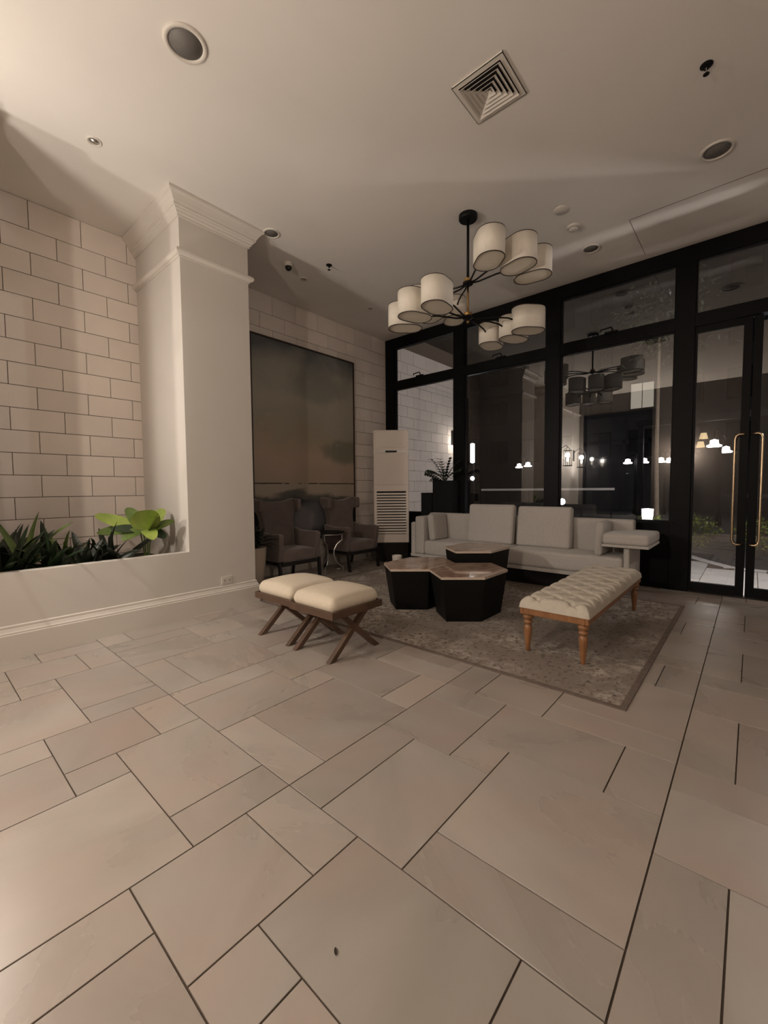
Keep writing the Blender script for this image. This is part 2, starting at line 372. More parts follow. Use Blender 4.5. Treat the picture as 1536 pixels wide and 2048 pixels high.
for k, (a, b_) in enumerate(bays):
    for up in (True, False):
        if not up and k == 3: continue
        z0, z1 = (3.185, 3.79) if up else (.815 if k < 3 else .12, 3.045)
        wn += 1
        wo = bpy.data.objects.new('window_%d' % wn, None); COL.objects.link(wo); wo.location = (XG, (a + b_) / 2, z0); tag(wo, kind='structure')
        hw, hh, t = (b_ - a) / 2, z1 - z0, .012
        for nm, q in (('sash_bar', (-hw, hw, 0, t)), ('sash_bar', (-hw, hw, hh - t, hh)), ('sash_bar', (-hw, -hw + t, t, hh - t)), ('sash_bar', (hw - t, hw, t, hh - t))):
            MB().box(-.03, .03, q[0], q[1], q[2], q[3]).build(nm, M_STEEL, wo)
        MB().box(.006, .014, -hw + t, hw - t, t, hh - t).build('pane', M_GLASS, wo)
        if up and k < 3:   # black crank latch at the bottom of the upper sash
            ly = [4.423, 2.92, 1.423][k] - (a + b_) / 2
            la = MB().box(-.075, -.045, ly - .09, ly + .06, 0, .02)
            la.tube([(-.06, ly - .03, .02), (-.075, ly - .03, .045), (-.08, ly - .02, .062), (-.08, ly + .10, .055), (-.08, ly + .105, .03)], .010, 6)
            la.build('latch', M_BLACK, wo)
# double glazed doors
for n, (a, b_, hy, sgn) in enumerate(((.045, .545, .160, 1), (-.83, .035, -.066, -1))):
    d = bpy.data.objects.new('door_%d' % (n + 1), None); COL.objects.link(d); d.location = (XG, (a + b_) / 2, 0)
    tag(d, ['black framed glass door leaf nearest the sofa', 'black framed glass door leaf at the picture edge'][n], kind='structure')
    cy = (a + b_) / 2; A, B_ = a - cy, b_ - cy
    sw = .075
    gl0, gl1 = (A + sw, B_ - .025) if n == 0 else (A + .08, B_ - sw)
    MB().box(-.03, .03, A, gl0, .008, 3.04).build('stile', M_STEEL, d, bevel=.003)
    MB().box(-.03, .03, gl1, B_, .008, 3.04).build('stile', M_STEEL, d, bevel=.003)
    MB().box(-.03, .03, gl0, gl1, 2.975, 3.04).build('top_rail', M_STEEL, d)
    MB().box(-.03, .03, gl0, gl1, .008, .115).build('bottom_rail', M_STEEL, d)
    MB().box(-.004, .004, gl0, gl1, .115, 2.975).build('pane', M_GLASS, d)
    y = hy - cy; e = .045; sy = -.085 * sgn
    pts = [(-.03, y + sy, 1.79), (-.055, y + sy * .8, 1.797)]
    x = -.07
    pts = [(-.03, y + sy, 1.785), (x, y + sy * .75, 1.79), (x, y + sy * .4, 1.79), (x, y + sy * .12, 1.775), (x, y, 1.735), (x, y, .645), (x, y + sy * .12, .605), (x, y + sy * .4, .59), (x, y + sy * .75, .59), (-.03, y + sy, .595)]
    MB().tube(pts, .0125, 10).build('pull_handle', M_GOLD, d, smooth=True)
    if n == 1:
        MB().lathe([(.0, -.006), (.024, -.006), (.026, 0), (.024, .006), (0, .006)], 16, cap=False).build('lock_plate', M_WHITE, d, smooth=True)
        lo = d.children[-1]; lo.rotation_euler = (0, PI / 2, 0); lo.location = (-.034, .018 - cy, 1.073)

# ------------------------------------------------------------------ lanterns
def lantern(loc, label, power, rz=0.0, group='black wall lanterns', col=LANTERN_COL):
    """carriage lantern; local -Y points away from its wall, arm at +Y .22"""
    t = thing('wall_lantern', label, 'lamp', loc, rz, group)
    h, wd = .42, .085
    fr = MB()
    for sx in (-1, 1):
        for sy in (-1, 1): fr.box(sx * wd - .005, sx * wd + .005, sy * wd - .005, sy * wd + .005, -h / 2, h / 2)
    for z in (-h / 2, h / 2 - .012): 
        for s_ in (-1, 1):
            fr.box(-wd, wd, s_ * wd - .006, s_ * wd + .006, z, z + .012); fr.box(s_ * wd - .006, s_ * wd + .006, -wd, wd, z, z + .012)
    fr.build('frame', M_BLACK, t)
    MB().box(-wd - .02, wd + .02, -wd - .02, wd + .02, -h / 2 - .012, -h / 2).build('base', M_BLACK, t)
    for sx in (-1, 1):
        for sy in (-1, 1): MB().tube([(sx * wd, sy * wd, h / 2), (sx * wd * .5, sy * wd * .5, h / 2 + .05), (0, 0, h / 2 + .10)], .005, 6).build('roof_rib', M_BLACK, t)
    MB().tube([(0, 0, h / 2 + .09), (0, .02, h / 2 + .13), (0, .10, h / 2 + .12), (0, .22, h / 2 + .02)], .009, 8).build('arm', M_BLACK, t)
    MB().box(-.05, .05, .215, .232, -.02, .30).build('wall_plate', M_BLACK, t)
    MB().lathe([(.012, -h / 2), (.012, -.10)], 8).build('candle', M_WHITE, t)
    MB().lathe([(0, -.10), (.016, -.09), (.026, -.05), (.022, -.01), (.008, .03), (0, .04)], 12, cap=False).build('bulb', emat('lantern_bulb', (1.0, .86, .66), 60), t, smooth=True)
    ld = bpy.data.lights.new('lantern_light', 'POINT'); ld.energy = power; ld.color = col; ld.shadow_soft_size = .06
    lo = bpy.data.objects.new('lantern_light', ld); COL.objects.link(lo); lo.parent = t; lo.location = (0, 0, .08)
    return t
lantern((0, 3.874, 2.05), 'black wall lantern on the pier beside the planter', LANTERN_W * .8)
lantern((-1.25, 3.874, 2.05), 'black wall lantern on the pier next to the back wall', LANTERN_W)
lantern((XB + .232, 1.42, 2.05), 'added unseen black wall lantern on the back wall behind the camera', LANTERN_W * 1.5, PI / 2, col=(1.0, .85, .72))  # added lamp, brightens the air conditioner, sofa and painting corner
lantern((-1.0, YR + .232, 2.05), 'added unseen black wall lantern on the right hand wall', LANTERN_W * 1.25, PI, col=(1.0, .83, .70))  # added fill lamp out of view, lifts the painting wall

# dark glazed doorway in the back wall (seen as a reflection in the glass)
dk = bpy.data.objects.new('door_3', None); COL.objects.link(dk); dk.location = (XB, 3.07, 0); tag(dk, 'black framed glazed doorway in the back wall', kind='structure')
M_DGLASS = pmat('night_glass', (.012, .013, .015), .08, var=.1)
for q in ((-.9, -.82), (.82, .9), (-.26, -.18)): MB().box(0, .06, q[0], q[1], 0, 3.4).build('post', M_STEEL, dk)
for q in ((3.3, 3.42), (2.5, 2.6), (0, .1)): MB().box(0, .06, -.9, .9, q[0], q[1]).build('rail', M_STEEL, dk)
for a, b_ in ((-.82, -.26), (-.18, .82)): MB().box(.01, .02, a, b_, .1, 3.3).build('pane', M_DGLASS, dk)

# ------------------------------------------------------------------ rug
def rug_mat():
    m, t, b = nt('faded_rug'); L = t.links; N = t.nodes.new
    tc = N('ShaderNodeTexCoord')
    n1 = N('ShaderNodeTexNoise'); n1.inputs['Scale'].default_value = 1.7; n1.inputs['Detail'].default_value = 3; L.new(tc.outputs['Object'], n1.inputs['Vector'])
    n2 = N('ShaderNodeTexNoise'); n2.inputs['Scale'].default_value = 17; n2.inputs['Detail'].default_value = 6; n2.inputs['Roughness'].default_value = .65; n2.inputs['Distortion'].default_value = .8; L.new(tc.outputs['Object'], n2.inputs['Vector'])
    r1 = N('ShaderNodeMapRange'); r1.inputs['From Min'].default_value = .44; r1.inputs['From Max'].default_value = .60; L.new(n1.outputs['Fac'], r1.inputs['Value'])
    r2 = N('ShaderNodeMapRange'); r2.inputs['From Min'].default_value = .42; r2.inputs['From Max'].default_value = .58; L.new(n2.outputs['Fac'], r2.inputs['Value'])
    mul = N('ShaderNodeMath'); mul.operation = 'MULTIPLY'; L.new(r1.outputs[0], mul.inputs[0]); L.new(r2.outputs[0], mul.inputs[1])
    mx = N('ShaderNodeMix'); mx.data_type = 'RGBA'; mx.inputs['A'].default_value = (.245, .205, .17, 1); mx.inputs['B'].default_value = (.52, .46, .40, 1); L.new(mul.outputs[0], mx.inputs['Factor'])
    n3 = N('ShaderNodeTexNoise'); n3.inputs['Scale'].default_value = 30; n3.inputs['Detail'].default_value = 4; L.new(tc.outputs['Object'], n3.inputs['Vector'])
    r3 = N('ShaderNodeMapRange'); r3.inputs['From Min'].default_value = .56; r3.inputs['From Max'].default_value = .66; L.new(n3.outputs['Fac'], r3.inputs['Value'])
    m2 = N('ShaderNodeMix'); m2.data_type = 'RGBA'; m2.inputs['B'].default_value = (.13, .102, .082, 1); L.new(r3.outputs[0], m2.inputs['Factor']); L.new(mx.outputs['Result'], m2.inputs['A'])
    L.new(m2.outputs['Result'], b.inputs['Base Color']); b.inputs['Roughness'].default_value = .95
    bp = N('ShaderNodeBump'); bp.inputs['Strength'].default_value = .4; bp.inputs['Distance'].default_value = .004; n4 = N('ShaderNodeTexNoise'); n4.inputs['Scale'].default_value = 220; L.new(tc.outputs['Object'], n4.inputs['Vector']); L.new(n4.outputs['Fac'], bp.inputs['Height']); L.new(bp.outputs[0], b.inputs['Normal'])
    return m
RX0, RX1, RY0, RY1, RZ = 2.555, 5.24, .488, 4.3, .008
rg = thing('rug', 'large faded taupe rug with mottled pattern under the seating', 'rug', ((RX0 + RX1) / 2, (RY0 + RY1) / 2, 0))
hx, hy = (RX1 - RX0) / 2, (RY1 - RY0) / 2
MB().box(-hx + .035, hx - .035, -hy + .035, hy - .035, 0, RZ).build('field', rug_mat(), rg)
bd = MB(); 
for q in ((-hx, hx, -hy, -hy + .035), (-hx, hx, hy - .035, hy), (-hx, -hx + .035, -hy + .035, hy - .035), (hx - .035, hx, -hy + .035, hy - .035)): bd.box(*q, 0, RZ - .0005)
bd.build('border', pmat('rug_border', (.19, .145, .12), .95, var=.25, vscale=25, bump=.3), rg)

# ------------------------------------------------------------------ X-leg stools
def stool(loc, label):
    t = thing('x_leg_stool', label, 'stool', loc, 0, 'matching cream X-leg stools')
    W_, D_ = .505, .52           # along Y, along X
    fr = MB(); hw, hd = W_ / 2 - .003, D_ / 2
    fr.box(-hd, hd, -hw, -hw + .022, .316, .368); fr.box(-hd, hd, hw - .022, hw, .316, .368)
    fr.box(-hd, -hd + .022, -hw + .022, hw - .022, .316, .368); fr.box(hd - .022, hd, -hw + .022, hw - .022, .316, .368); fr.box(-hd + .02, hd - .02, -hw + .02, hw - .02, .335, .35)
    fr.build('seat_frame', M_WALNUT, t, bevel=.002)
    MB().soft(-hd + .012, hd - .012, -hw + .012, hw - .012, .350, .452, .05, .040, 14).build('cushion', M_CREAM, t, smooth=True)
    for s_ in (-1, 1):
        y = s_ * (hw - .055)
        for d in (-1, 1):
            # each leg is a raked square bar cut flat at floor and frame
            xb, xt, hw_ = d * -.235, d * .13, .029
            MB().add([(xb - hw_, y - .02 + d * .002, 0), (xb + hw_, y - .02 + d * .002, 0), (xb + hw_, y + .02 + d * .002, 0), (xb - hw_, y + .02 + d * .002, 0),
                      (xt - hw_, y - .02 + d * .002, .318), (xt + hw_, y - .02 + d * .002, .318), (xt + hw_, y + .02 + d * .002, .318), (xt - hw_, y + .02 + d * .002, .318)],
                     [(3,2,1,0),(4,5,6,7),(0,1,5,4),(1,2,6,5),(2,3,7,6),(3,0,4,7)]).build('leg', M_WALNUT, t, bevel=.002)
    return t
stool((2.185, 2.415, 0), 'cream cushioned stool with crossed walnut legs, the one nearer the rug')
stool((2.205, 2.922, 0), 'cream cushioned stool with crossed walnut legs, the one nearer the column')

# ------------------------------------------------------------------ faceted coffee tables
def marble(name):
    m, t, b = nt(name); L = t.links; N = t.nodes.new
    tc = N('ShaderNodeTexCoord'); mp = N('ShaderNodeMapping'); mp.inputs['Rotation'].default_value = (0, 0, .7); mp.inputs['Scale'].default_value = (1, 2.4, 1); L.new(tc.outputs['Object'], mp.inputs[0])
    n1 = N('ShaderNodeTexNoise'); n1.inputs['Scale'].default_value = 2.2; n1.inputs['Detail'].default_value = 6; n1.inputs['Distortion'].default_value = 1.8; L.new(mp.outputs[0], n1.inputs['Vector'])
    r = N('ShaderNodeValToRGB'); e = r.color_ramp.elements; e[0].position = .3; e[0].color = (.24, .15, .11, 1); e[1].position = .7; e[1].color = (.52, .41, .33, 1)
    x = e.new(.5); x.color = (.40, .28, .21, 1); L.new(n1.outputs['Fac'], r.inputs['Fac']); L.new(r.outputs[0], b.inputs['Base Color'])
    b.inputs['Roughness'].default_value = .07; return m
M_MARBLE = marble('rosy_brown_marble'); M_MEDGE = pmat('pale_marble_edge', (.62, .50, .40), .2, var=.15, vscale=30)
def coffee(loc, h, sc, label):
    t = thing('coffee_table', label, 'coffee table', loc, 0, 'three faceted coffee tables')
    P = [(-.48 * sc, 0), (-.235 * sc, -.3 * sc), (.235 * sc, -.3 * sc), (.48 * sc, 0), (.235 * sc, .3 * sc), (-.235 * sc, .3 * sc)]
    I = [(x * .985, y * .985) for x, y in P]
    MB().prism(I, 0, h - .022, .84).build('base', M_TBLACK, t, bevel=.002)
    tp = MB().prism(P, h - .022, h - .001).build('top_edge', M_MEDGE, t)
    # marble slabs of the top
    rects = [(-.5, -.1), (-.1, .18), (.18, .5)]
    for k, (a, b_) in enumerate(rects):
        poly = [p for p in clip(P, a * sc + .0006, b_ * sc - .0006)]
        MB().prism(poly, h - .001, h + .001).build('marble_slab', M_MARBLE, t)
    return t
def clip(P, x0, x1):
    def half(pts, f):
        out = []
        for i in range(len(pts)):
            a, b_ = pts[i], pts[(i + 1) % len(pts)]; fa, fb = f(a), f(b_)
            if fa >= 0: out.append(a)
            if fa * fb < 0:
                t_ = fa / (fa - fb); out.append((a[0] + (b_[0] - a[0]) * t_, a[1] + (b_[1] - a[1]) * t_))
        return out
    return half(half(P, lambda p: p[0] - x0), lambda p: x1 - p[0])
coffee((3.645, 2.690, RZ), .424, 1.0, 'black faceted low coffee table with marble top nearest the stools')
coffee((3.640, 2.084, RZ), .424, 1.0, 'black faceted low coffee table with marble top nearest the tufted bench')
coffee((4.375, 2.390, RZ), .545, .98, 'taller black faceted coffee table with marble top closest to the sofa')

# ------------------------------------------------------------------ tufted bench
t = thing('tufted_bench', 'long beige button-tufted bench on turned honey oak legs', 'bench', (3.885, 1.045, RZ))
bl, bw = .88, .24
ap = MB()
ap.box(-bl, bl, -bw, -bw + .025, .285, .335); ap.box(-bl, bl, bw - .025, bw, .285, .335); ap.box(-bl, -bl + .025, -bw + .025, bw - .025, .285, .335); ap.box(bl - .025, bl, -bw + .025, bw - .025, .285, .335)
ap.build('apron', M_OAK, t, bevel=.004)
NX, NY = 220, 64
vs = []; fs = []
nbx, nby = 18, 4.0
def tuft(u, v):
    # diamond quilting: deep creases along both diagonals, deepest at the buttons
    a = (u * .5 + .5) * nbx; b_ = (v * .5 + .5) * nby
    c1 = abs(math.sin(PI * (a + b_) / 2 + PI / 4)); c2 = abs(math.sin(PI * (a - b_) / 2 + PI / 4))
    k = min(1, c1 / .55) ** .6 * min(1, c2 / .55) ** .6
    eu = max(0, 1 - abs(u)) * bl; ev = max(0, 1 - abs(v)) * bw
    e = min(eu, ev); rnd = min(1, e / .055); prof = math.sqrt(max(0, 1 - (1 - rnd) ** 2))
    fade = min(1, .25 + ev / .06) * min(1, .25 + eu / .06)
    return .333 + prof * .078 - .034 * (1 - k) * fade * prof + .008 * (1 - v * v) * prof
for i in range(NX + 1):
    for j in range(NY + 1):
        u, v = -1 + 2 * i / NX, -1 + 2 * j / NY
        bulge = 1.02
        vs.append((u * bl * 1.008, v * bw * 1.03, tuft(u, v)))
for i in range(NX):
    for j in range(NY): fs.append((i * (NY + 1) + j, (i + 1) * (NY + 1) + j, (i + 1) * (NY + 1) + j + 1, i * (NY + 1) + j + 1))
mb = MB().add(vs, fs); mb.box(-bl * .99, bl * .99, -bw * .98, bw * .98, .325, .336)
cu = mb.build('tufted_cushion', M_TUFT, t, smooth=True)
bt = MB()
for i in range(0, 73):
    for j in range(0, 17):
        a, b_ = i / 4, j / 4
        q1, q2 = (a + b_) / 2 + .25, (a - b_) / 2 + .25
        if abs(q1 - round(q1)) > .01 or abs(q2 - round(q2)) > .01: continue
        u, v = -1 + 2 * a / nbx, -1 + 2 * b_ / nby
        if abs(u) > .96 or abs(v) > .9: continue
        MB().lathe([(0, .006), (.006, .005), (.009, .001), (.009, -.003)], 10, (u * bl, v * bw * 1.03, tuft(u, v) + .002), cap=False).build('button', M_TUFT, cu, smooth=True)
LEGP = [(.012, 0), (.016, .004), (.020, .06), (.029, .15), (.031, .175), (.026, .195), (.017, .203), (.022, .208), (.033, .216), (.034, .226), (.022, .235), (.020, .240), (.036, .248), (.040, .260), (.036, .272), (.026, .278), (.028, .286)]
for sx in (-1, 1):
    for sy in (-1, 1): MB().lathe(LEGP, 18, (sx * (bl - .045), sy * (bw - .045), 0)).build('leg', M_OAK, t, smooth=True)

# ------------------------------------------------------------------ sofa
SX0, SX1 = 5.13, 5.76
t = thing('sofa', 'long light grey sofa with cantilevered padded end tray', 'sofa', (5.45, 2.4, 0))
def sp(name, x0, x1, y0, y1, z0, z1, r=.03, puff=0, mat=M_SOFA, ax=2): 
    return MB().soft(x0 - 5.45, x1 - 5.45, y0 - 2.4, y1 - 2.4, z0, z1, r, puff, 8, ax).build(name, mat, t, smooth=True)
sp('seat_cushion', SX0, 5.62, 2.405, 3.70, .245, .452, .035, .008)
sp('seat_cushion', SX0, 5.62, 1.048, 2.400, .245, .452, .035, .008)
MB().box(SX0 + .005 - 5.45, SX1 - 5.45, 1.05 - 2.4, 3.95 - 2.4, .20, .243).build('base_rail', M_SOFA, t, bevel=.004)
MB().box(SX0 + .12 - 5.45, SX1 - .04 - 5.45, 1.2 - 2.4, 3.8 - 2.4, 0, .20).build('dark_gap_block', M_DARK, t)  # near-black block stands in for recessed feet and the shaded gap under the sofa
sp('backrest', 5.62, SX1, 1.035, 3.95, .245, .845, .03)
sp('armrest', SX0, 5.66, 3.702, 3.865, .245, .815, .03)
sp('side_panel', SX0 + .01, SX1, 3.868, 3.955, .19, .725, .03)
sp('arm_panel', SX0 + .03, SX1, .985, 1.045, .17, .575, .02)
MB().box(SX0 - .045 - 5.45, SX1 - 5.45, .795 - 2.4, 1.245 - 2.4, .575, .603).build('tray_board', M_SOFA, t, bevel=.004)
sp('tray_cushion', SX0 - .045, SX1, .792, 1.245, .604, .722, .035, .006)
def cushion(label, x0, x1, y0, y1, z0, z1, ax, lean, leanax, r=.035, puff=.015):
    o = thing('sofa_cushion', label, 'cushion', ((x0 + x1) / 2, (y0 + y1) / 2, z0), 0, 'loose grey sofa cushions')
    hx, hy = (x1 - x0) / 2, (y1 - y0) / 2
    MB().soft(-hx, hx, -hy, hy, 0, z1 - z0, r, puff, 8, ax).build('cover', M_SOFA, o, smooth=True)
    e = MB(); 
    if ax == 0: e.tube([(0, -hy, .02), (0, -hy, z1 - z0 - .02), (0, -hy + .02, z1 - z0), (0, hy - .02, z1 - z0), (0, hy, z1 - z0 - .02), (0, hy, .02)], .004, 6)
    else: e.tube([(-hx, 0, .02), (-hx, 0, z1 - z0 - .02), (-hx + .02, 0, z1 - z0), (hx - .02, 0, z1 - z0), (hx, 0, z1 - z0 - .02), (hx, 0, .02)], .004, 6)
    e.build('piping', M_SOFA, o)
    o.rotation_euler = (lean, 0, 0) if leanax == 'x' else (0, lean, 0)
    return o
cushion('large square grey back cushion nearer the air conditioner end of sofa', 5.44, 5.56, 2.455, 3.145, .452, 1.0, 0, .12, 'y')
cushion('large square grey back cushion nearer the glass doors end of sofa', 5.44, 5.56, 1.70, 2.40, .452, .985, 0, .14, 'y')
cushion('grey cushion leaning on the sofa armrest at the air conditioner end', 5.20, 5.60, 3.56, 3.655, .452, .85, 1, -.10, 'x')
cushion('grey cushion upright beside the padded sofa end tray', 5.17, 5.58, 1.27, 1.345, .452, .84, 1, .03, 'x')

# ------------------------------------------------------------------ wing chairs
def wing_chair(loc, label):
    t = thing('wing_chair', label, 'armchair', loc, 0, 'taupe wing chairs below the painting')
    MB().soft(-.27, .27, -.28, .20, .29, .44, .04, .012).build('seat_cushion', M_CHAIR, t, smooth=True)
    MB().box(-.29, .29, -.275, .25, .245, .292).build('seat_rail', M_EBONY, t)
    half = [(0, 1.06), (.14, 1.07), (.24, 1.095), (.30, 1.115), (.335, 1.10), (.345, 1.06), (.335, 1.01), (.305, .955), (.27, .89), (.25, .80), (.25, .65), (.245, .42), (.2, .36), (0, .36)]
    out = half + [(-x, z) for x, z in reversed(half[1:-1])]
    bk = MB(); n = len(out)
    # back panel leaning backwards, rounded front edge
    def P(x, z, y): return (x, y + (z - .4) * .13, z)
    lay_ = [(.185, .965), (.165, .99), (.165, 1), (.27, 1)]
    vs = []; 
    ys = [(.150, .93), (.160, .98), (.180, 1.0), (.262, 1.0), (.275, .97)]
    for y, s_ in ys: vs += [P(x * s_, .72 + (z - .72) * (1 - (1 - s_) * .7), y) for x, z in out]
    fs = [(k * n + i, k * n + (i + 1) % n, (k + 1) * n + (i + 1) % n, (k + 1) * n + i) for k in range(len(ys) - 1) for i in range(n)]
    fs = [tuple(reversed(f)) for f in fs]
    fs += [tuple(range(n)), tuple(reversed(range((len(ys) - 1) * n, len(ys) * n)))]
    bk.add(vs, fs); b_ = bk.build('backrest', M_CHAIR, t, bevel=.006)
    for s_ in (-1, 1):
        # wing: forward flare of the upper back
        MB().soft(min(s_ * .275, s_ * .345), max(s_ * .275, s_ * .345), .13, .30, .93, 1.105, .03, 0).build('wing', M_CHAIR, t, smooth=True)
        # arm: side outline (y,z) falling towards the front
        prof = [(.26, .36), (.26, .70), (.12, .665), (-.05, .655), (-.22, .665), (-.275, .66), (-.295, .63), (-.28, .50), (-.255, .36), (-.25, .30), (.2, .30)]
        MB().extrude(prof, 'x', s_ * .265, s_ * .34).build('armrest', M_CHAIR, t, bevel=.022)
        MB().bar((s_ * .315, -.285, 0), (s_ * .325, -.255, .30), (.018, 0, 0), (0, .018, 0)).build('leg', M_EBONY, t)
        MB().bar((s_ * .29, .30, 0), (s_ * .28, .23, .30), (.016, 0, 0), (0, .016, 0)).build('leg', M_EBONY, t)
    return t
wing_chair((3.45, 4.765, 0), 'taupe wing armchair with dark legs nearer the column')
wing_chair((4.655, 4.765, 0), 'taupe wing armchair with dark legs beside the air conditioner')

# ------------------------------------------------------------------ side table
t = thing('side_table', 'round black side table with curved silver legs between the wing chairs', 'side table', (4.055, 4.60, 0))
MB().lathe([(0, .608), (.215, .608), (.222, .616), (.215, .625), (0, .625)], 32, cap=False).build('top', M_BLACK, t)
MB().tube([(.195 * math.cos(a * PI / 16), .195 * math.sin(a * PI / 16), .592) for a in range(32)], .010, 8, True).build('ring', M_SILVER, t, smooth=True)
for a0 in (-35, 85, 205):
    a = math.radians(a0); c, s_ = math.cos(a), math.sin(a)
    prof = [(.18, .59), (.18, .50), (.15, .475), (.10, .43), (.065, .36), (.06, .29), (.08, .21), (.12, .15), (.17, .115), (.19, .11), (.19, .012), (.10, .012), (.10, .075), (.145, .075)]
    MB().tube([(r * c, r * s_, z) for r, z in prof], .009, 6).build('leg', M_SILVER, t)
# ------------------------------------------------------------------ painting
def paint_mat():
    m, t, b = nt('abstract_seascape_paint'); L = t.links; N = t.nodes.new
    tc = N('ShaderNodeTexCoord'); sx = N('ShaderNodeSeparateXYZ'); L.new(tc.outputs['Object'], sx.inputs[0])
    def math_(op, a, b_=None, clampv=False):
        n = N('ShaderNodeMath'); n.operation = op; n.use_clamp = clampv
        for i, v in enumerate((a, b_)):
            if v is None: continue
            if isinstance(v, (int, float)): n.inputs[i].default_value = v
            else: L.new(v, n.inputs[i])
        return n.outputs[0]
    def noise(scale, detail=4, stretch=(1, 1, 1), dist=.5):
        mp = N('ShaderNodeMapping'); mp.inputs['Scale'].default_value = stretch; L.new(tc.outputs['Object'], mp.inputs[0])
        n = N('ShaderNodeTexNoise'); n.inputs['Scale'].default_value = scale; n.inputs['Detail'].default_value = detail; n.inputs['Distortion'].default_value = dist; L.new(mp.outputs[0], n.inputs['Vector']); return n.outputs['Fac']
    def mix(fac, a, col):
        n = N('ShaderNodeMix'); n.data_type = 'RGBA'; L.new(fac, n.inputs['Factor'])
        if isinstance(a, tuple): n.inputs['A'].default_value = a
        else: L.new(a, n.inputs['A'])
        n.inputs['B'].default_value = (*col, 1); return n.outputs['Result']
    def smooth(v, a, b_):
        n = N('ShaderNodeMapRange'); n.interpolation_type = 'SMOOTHSTEP'; n.inputs['From Min'].default_value = a; n.inputs['From Max'].default_value = b_; L.new(v, n.inputs['Value']); return n.outputs[0]
    x, z = sx.outputs['X'], sx.outputs['Z']
    big = noise(1.5, 5); zz = math_('ADD', z, math_('MULTIPLY', math_('SUBTRACT', big, .5), .9))
    r = N('ShaderNodeValToRGB'); e = r.color_ramp.elements
    L.new(math_('MULTIPLY', zz, 1 / 2.9), r.inputs['Fac'])
    e[0].position = 0; e[0].color = (.33, .26, .19, 1); e[1].position = 1; e[1].color = (.10, .105, .105, 1)
    for p, c in ((.35, (.42, .335, .255)), (.45, (.46, .35, .265)), (.54, (.38, .325, .235)), (.63, (.36, .335, .265)), (.74, (.40, .365, .295)), (.86, (.33, .31, .255)), (.94, (.20, .20, .185))):
        q = e.new(p); q.color = (*c, 1)
    col = r.outputs[0]
    def ell(cx, cz, rx, rz, n_amt=.5, sc=3, soft=.35, stretch=(1, 1, 1)):
        u = math_('MULTIPLY', math_('SUBTRACT', x, cx), 1 / rx); v = math_('MULTIPLY', math_('SUBTRACT', z, cz), 1 / rz)
        d = math_('SQRT', math_('ADD', math_('MULTIPLY', u, u), math_('MULTIPLY', v, v)))
        d = math_('ADD', d, math_('MULTIPLY', math_('SUBTRACT', noise(sc, 5, stretch), .5), n_amt))
        return math_('SUBTRACT', 1.0, smooth(d, 1 - soft, 1 + soft))
    # greenish patch on the right and pale strokes
    col = mix(math_('MULTIPLY', ell(.78, 1.38, .45, .18, 1.2, 3), .75), col, (.155, .17, .12))
    col = mix(math_('MULTIPLY', ell(.2, 2.35, .55, .22, 1.4, 2.5), .5), col, (.19, .20, .18))
    st = smooth(noise(9, 6, (.55, 1, 1.6), 1.2), .60, .66)
    col = mix(math_('MULTIPLY', st, math_('MULTIPLY', ell(.55, 1.63, .55, .17, .5, 3), .7)), col, (.42, .39, .32))
    col = mix(math_('MULTIPLY', st, math_('MULTIPLY', ell(-.85, 1.75, .3, .13, .5, 3), .7)), col, (.42, .40, .36))
    # below the horizon line
    below = math_('SUBTRACT', 1.0, smooth(z, .862, .868))
    col = mix(below, col, (.40, .335, .26))
    seaedge = math_('ADD', math_('ADD', math_('MULTIPLY', math_('SUBTRACT', noise(2.2, 6, (1, 1, 2.4)), .5), .32), z), math_('MULTIPLY', math_('ABSOLUTE', math_('ADD', x, .25)), .12))
    sea = math_('MULTIPLY', math_('SUBTRACT', 1.0, smooth(seaedge, .72, .80)), below)
    col = mix(math_('MULTIPLY', sea, .9), col, (.085, .085, .08))
    col = mix(math_('MULTIPLY', math_('SUBTRACT', 1.0, smooth(seaedge, .62, .70)), below), col, (.022, .027, .034))
    col = mix(math_('MULTIPLY', ell(.12, .38, .42, .22, .7, 3.2), .85), col, (.155, .15, .16))
    col = mix(math_('MULTIPLY', ell(-.12, .30, .20, .22, .4, 4), .8), col, (.215, .20, .205))
    # thin broken horizon line
    zl = math_('ADD', z, math_('MULTIPLY', math_('SUBTRACT', noise(5, 3, (1, 1, 1)), .5), .012))
    ln = math_('MULTIPLY', smooth(zl, .856, .860), math_('SUBTRACT', 1.0, smooth(zl, .872, .876)))
    ln = math_('MULTIPLY', ln, smooth(noise(3.0, 3, (1, 1, .2)), .40, .48))
    col = mix(ln, col, (.02, .016, .012))
    L.new(col, b.inputs['Base Color']); b.inputs['Roughness'].default_value = .6
    bp = N('ShaderNodeBump'); bp.inputs['Strength'].default_value = .15; bp.inputs['Distance'].default_value = .003; L.new(noise(40, 4, (.4, 1, 1)), bp.inputs['Height']); L.new(bp.outputs[0], b.inputs['Normal'])
    return m
t = thing('painting', 'huge abstract cloudy seascape painting in thin dark frame', 'painting', (4.165, YA - .004, .46))
pw, ph = .985, 2.915
MB().box(-pw + .02, pw - .02, -.03, 0, .02, ph - .02).build('canvas', paint_mat(), t)
for q in ((-pw, pw, 0, .018), (-pw, pw, ph - .018, ph), (-pw, -pw + .018, .018, ph - .018), (pw - .018, pw, .018, ph - .018)):
    MB().box(q[0], q[1], -.045, 0, q[2], q[3]).build('frame_bar', pmat('espresso_frame', (.045, .026, .017), .4, var=.2), t)

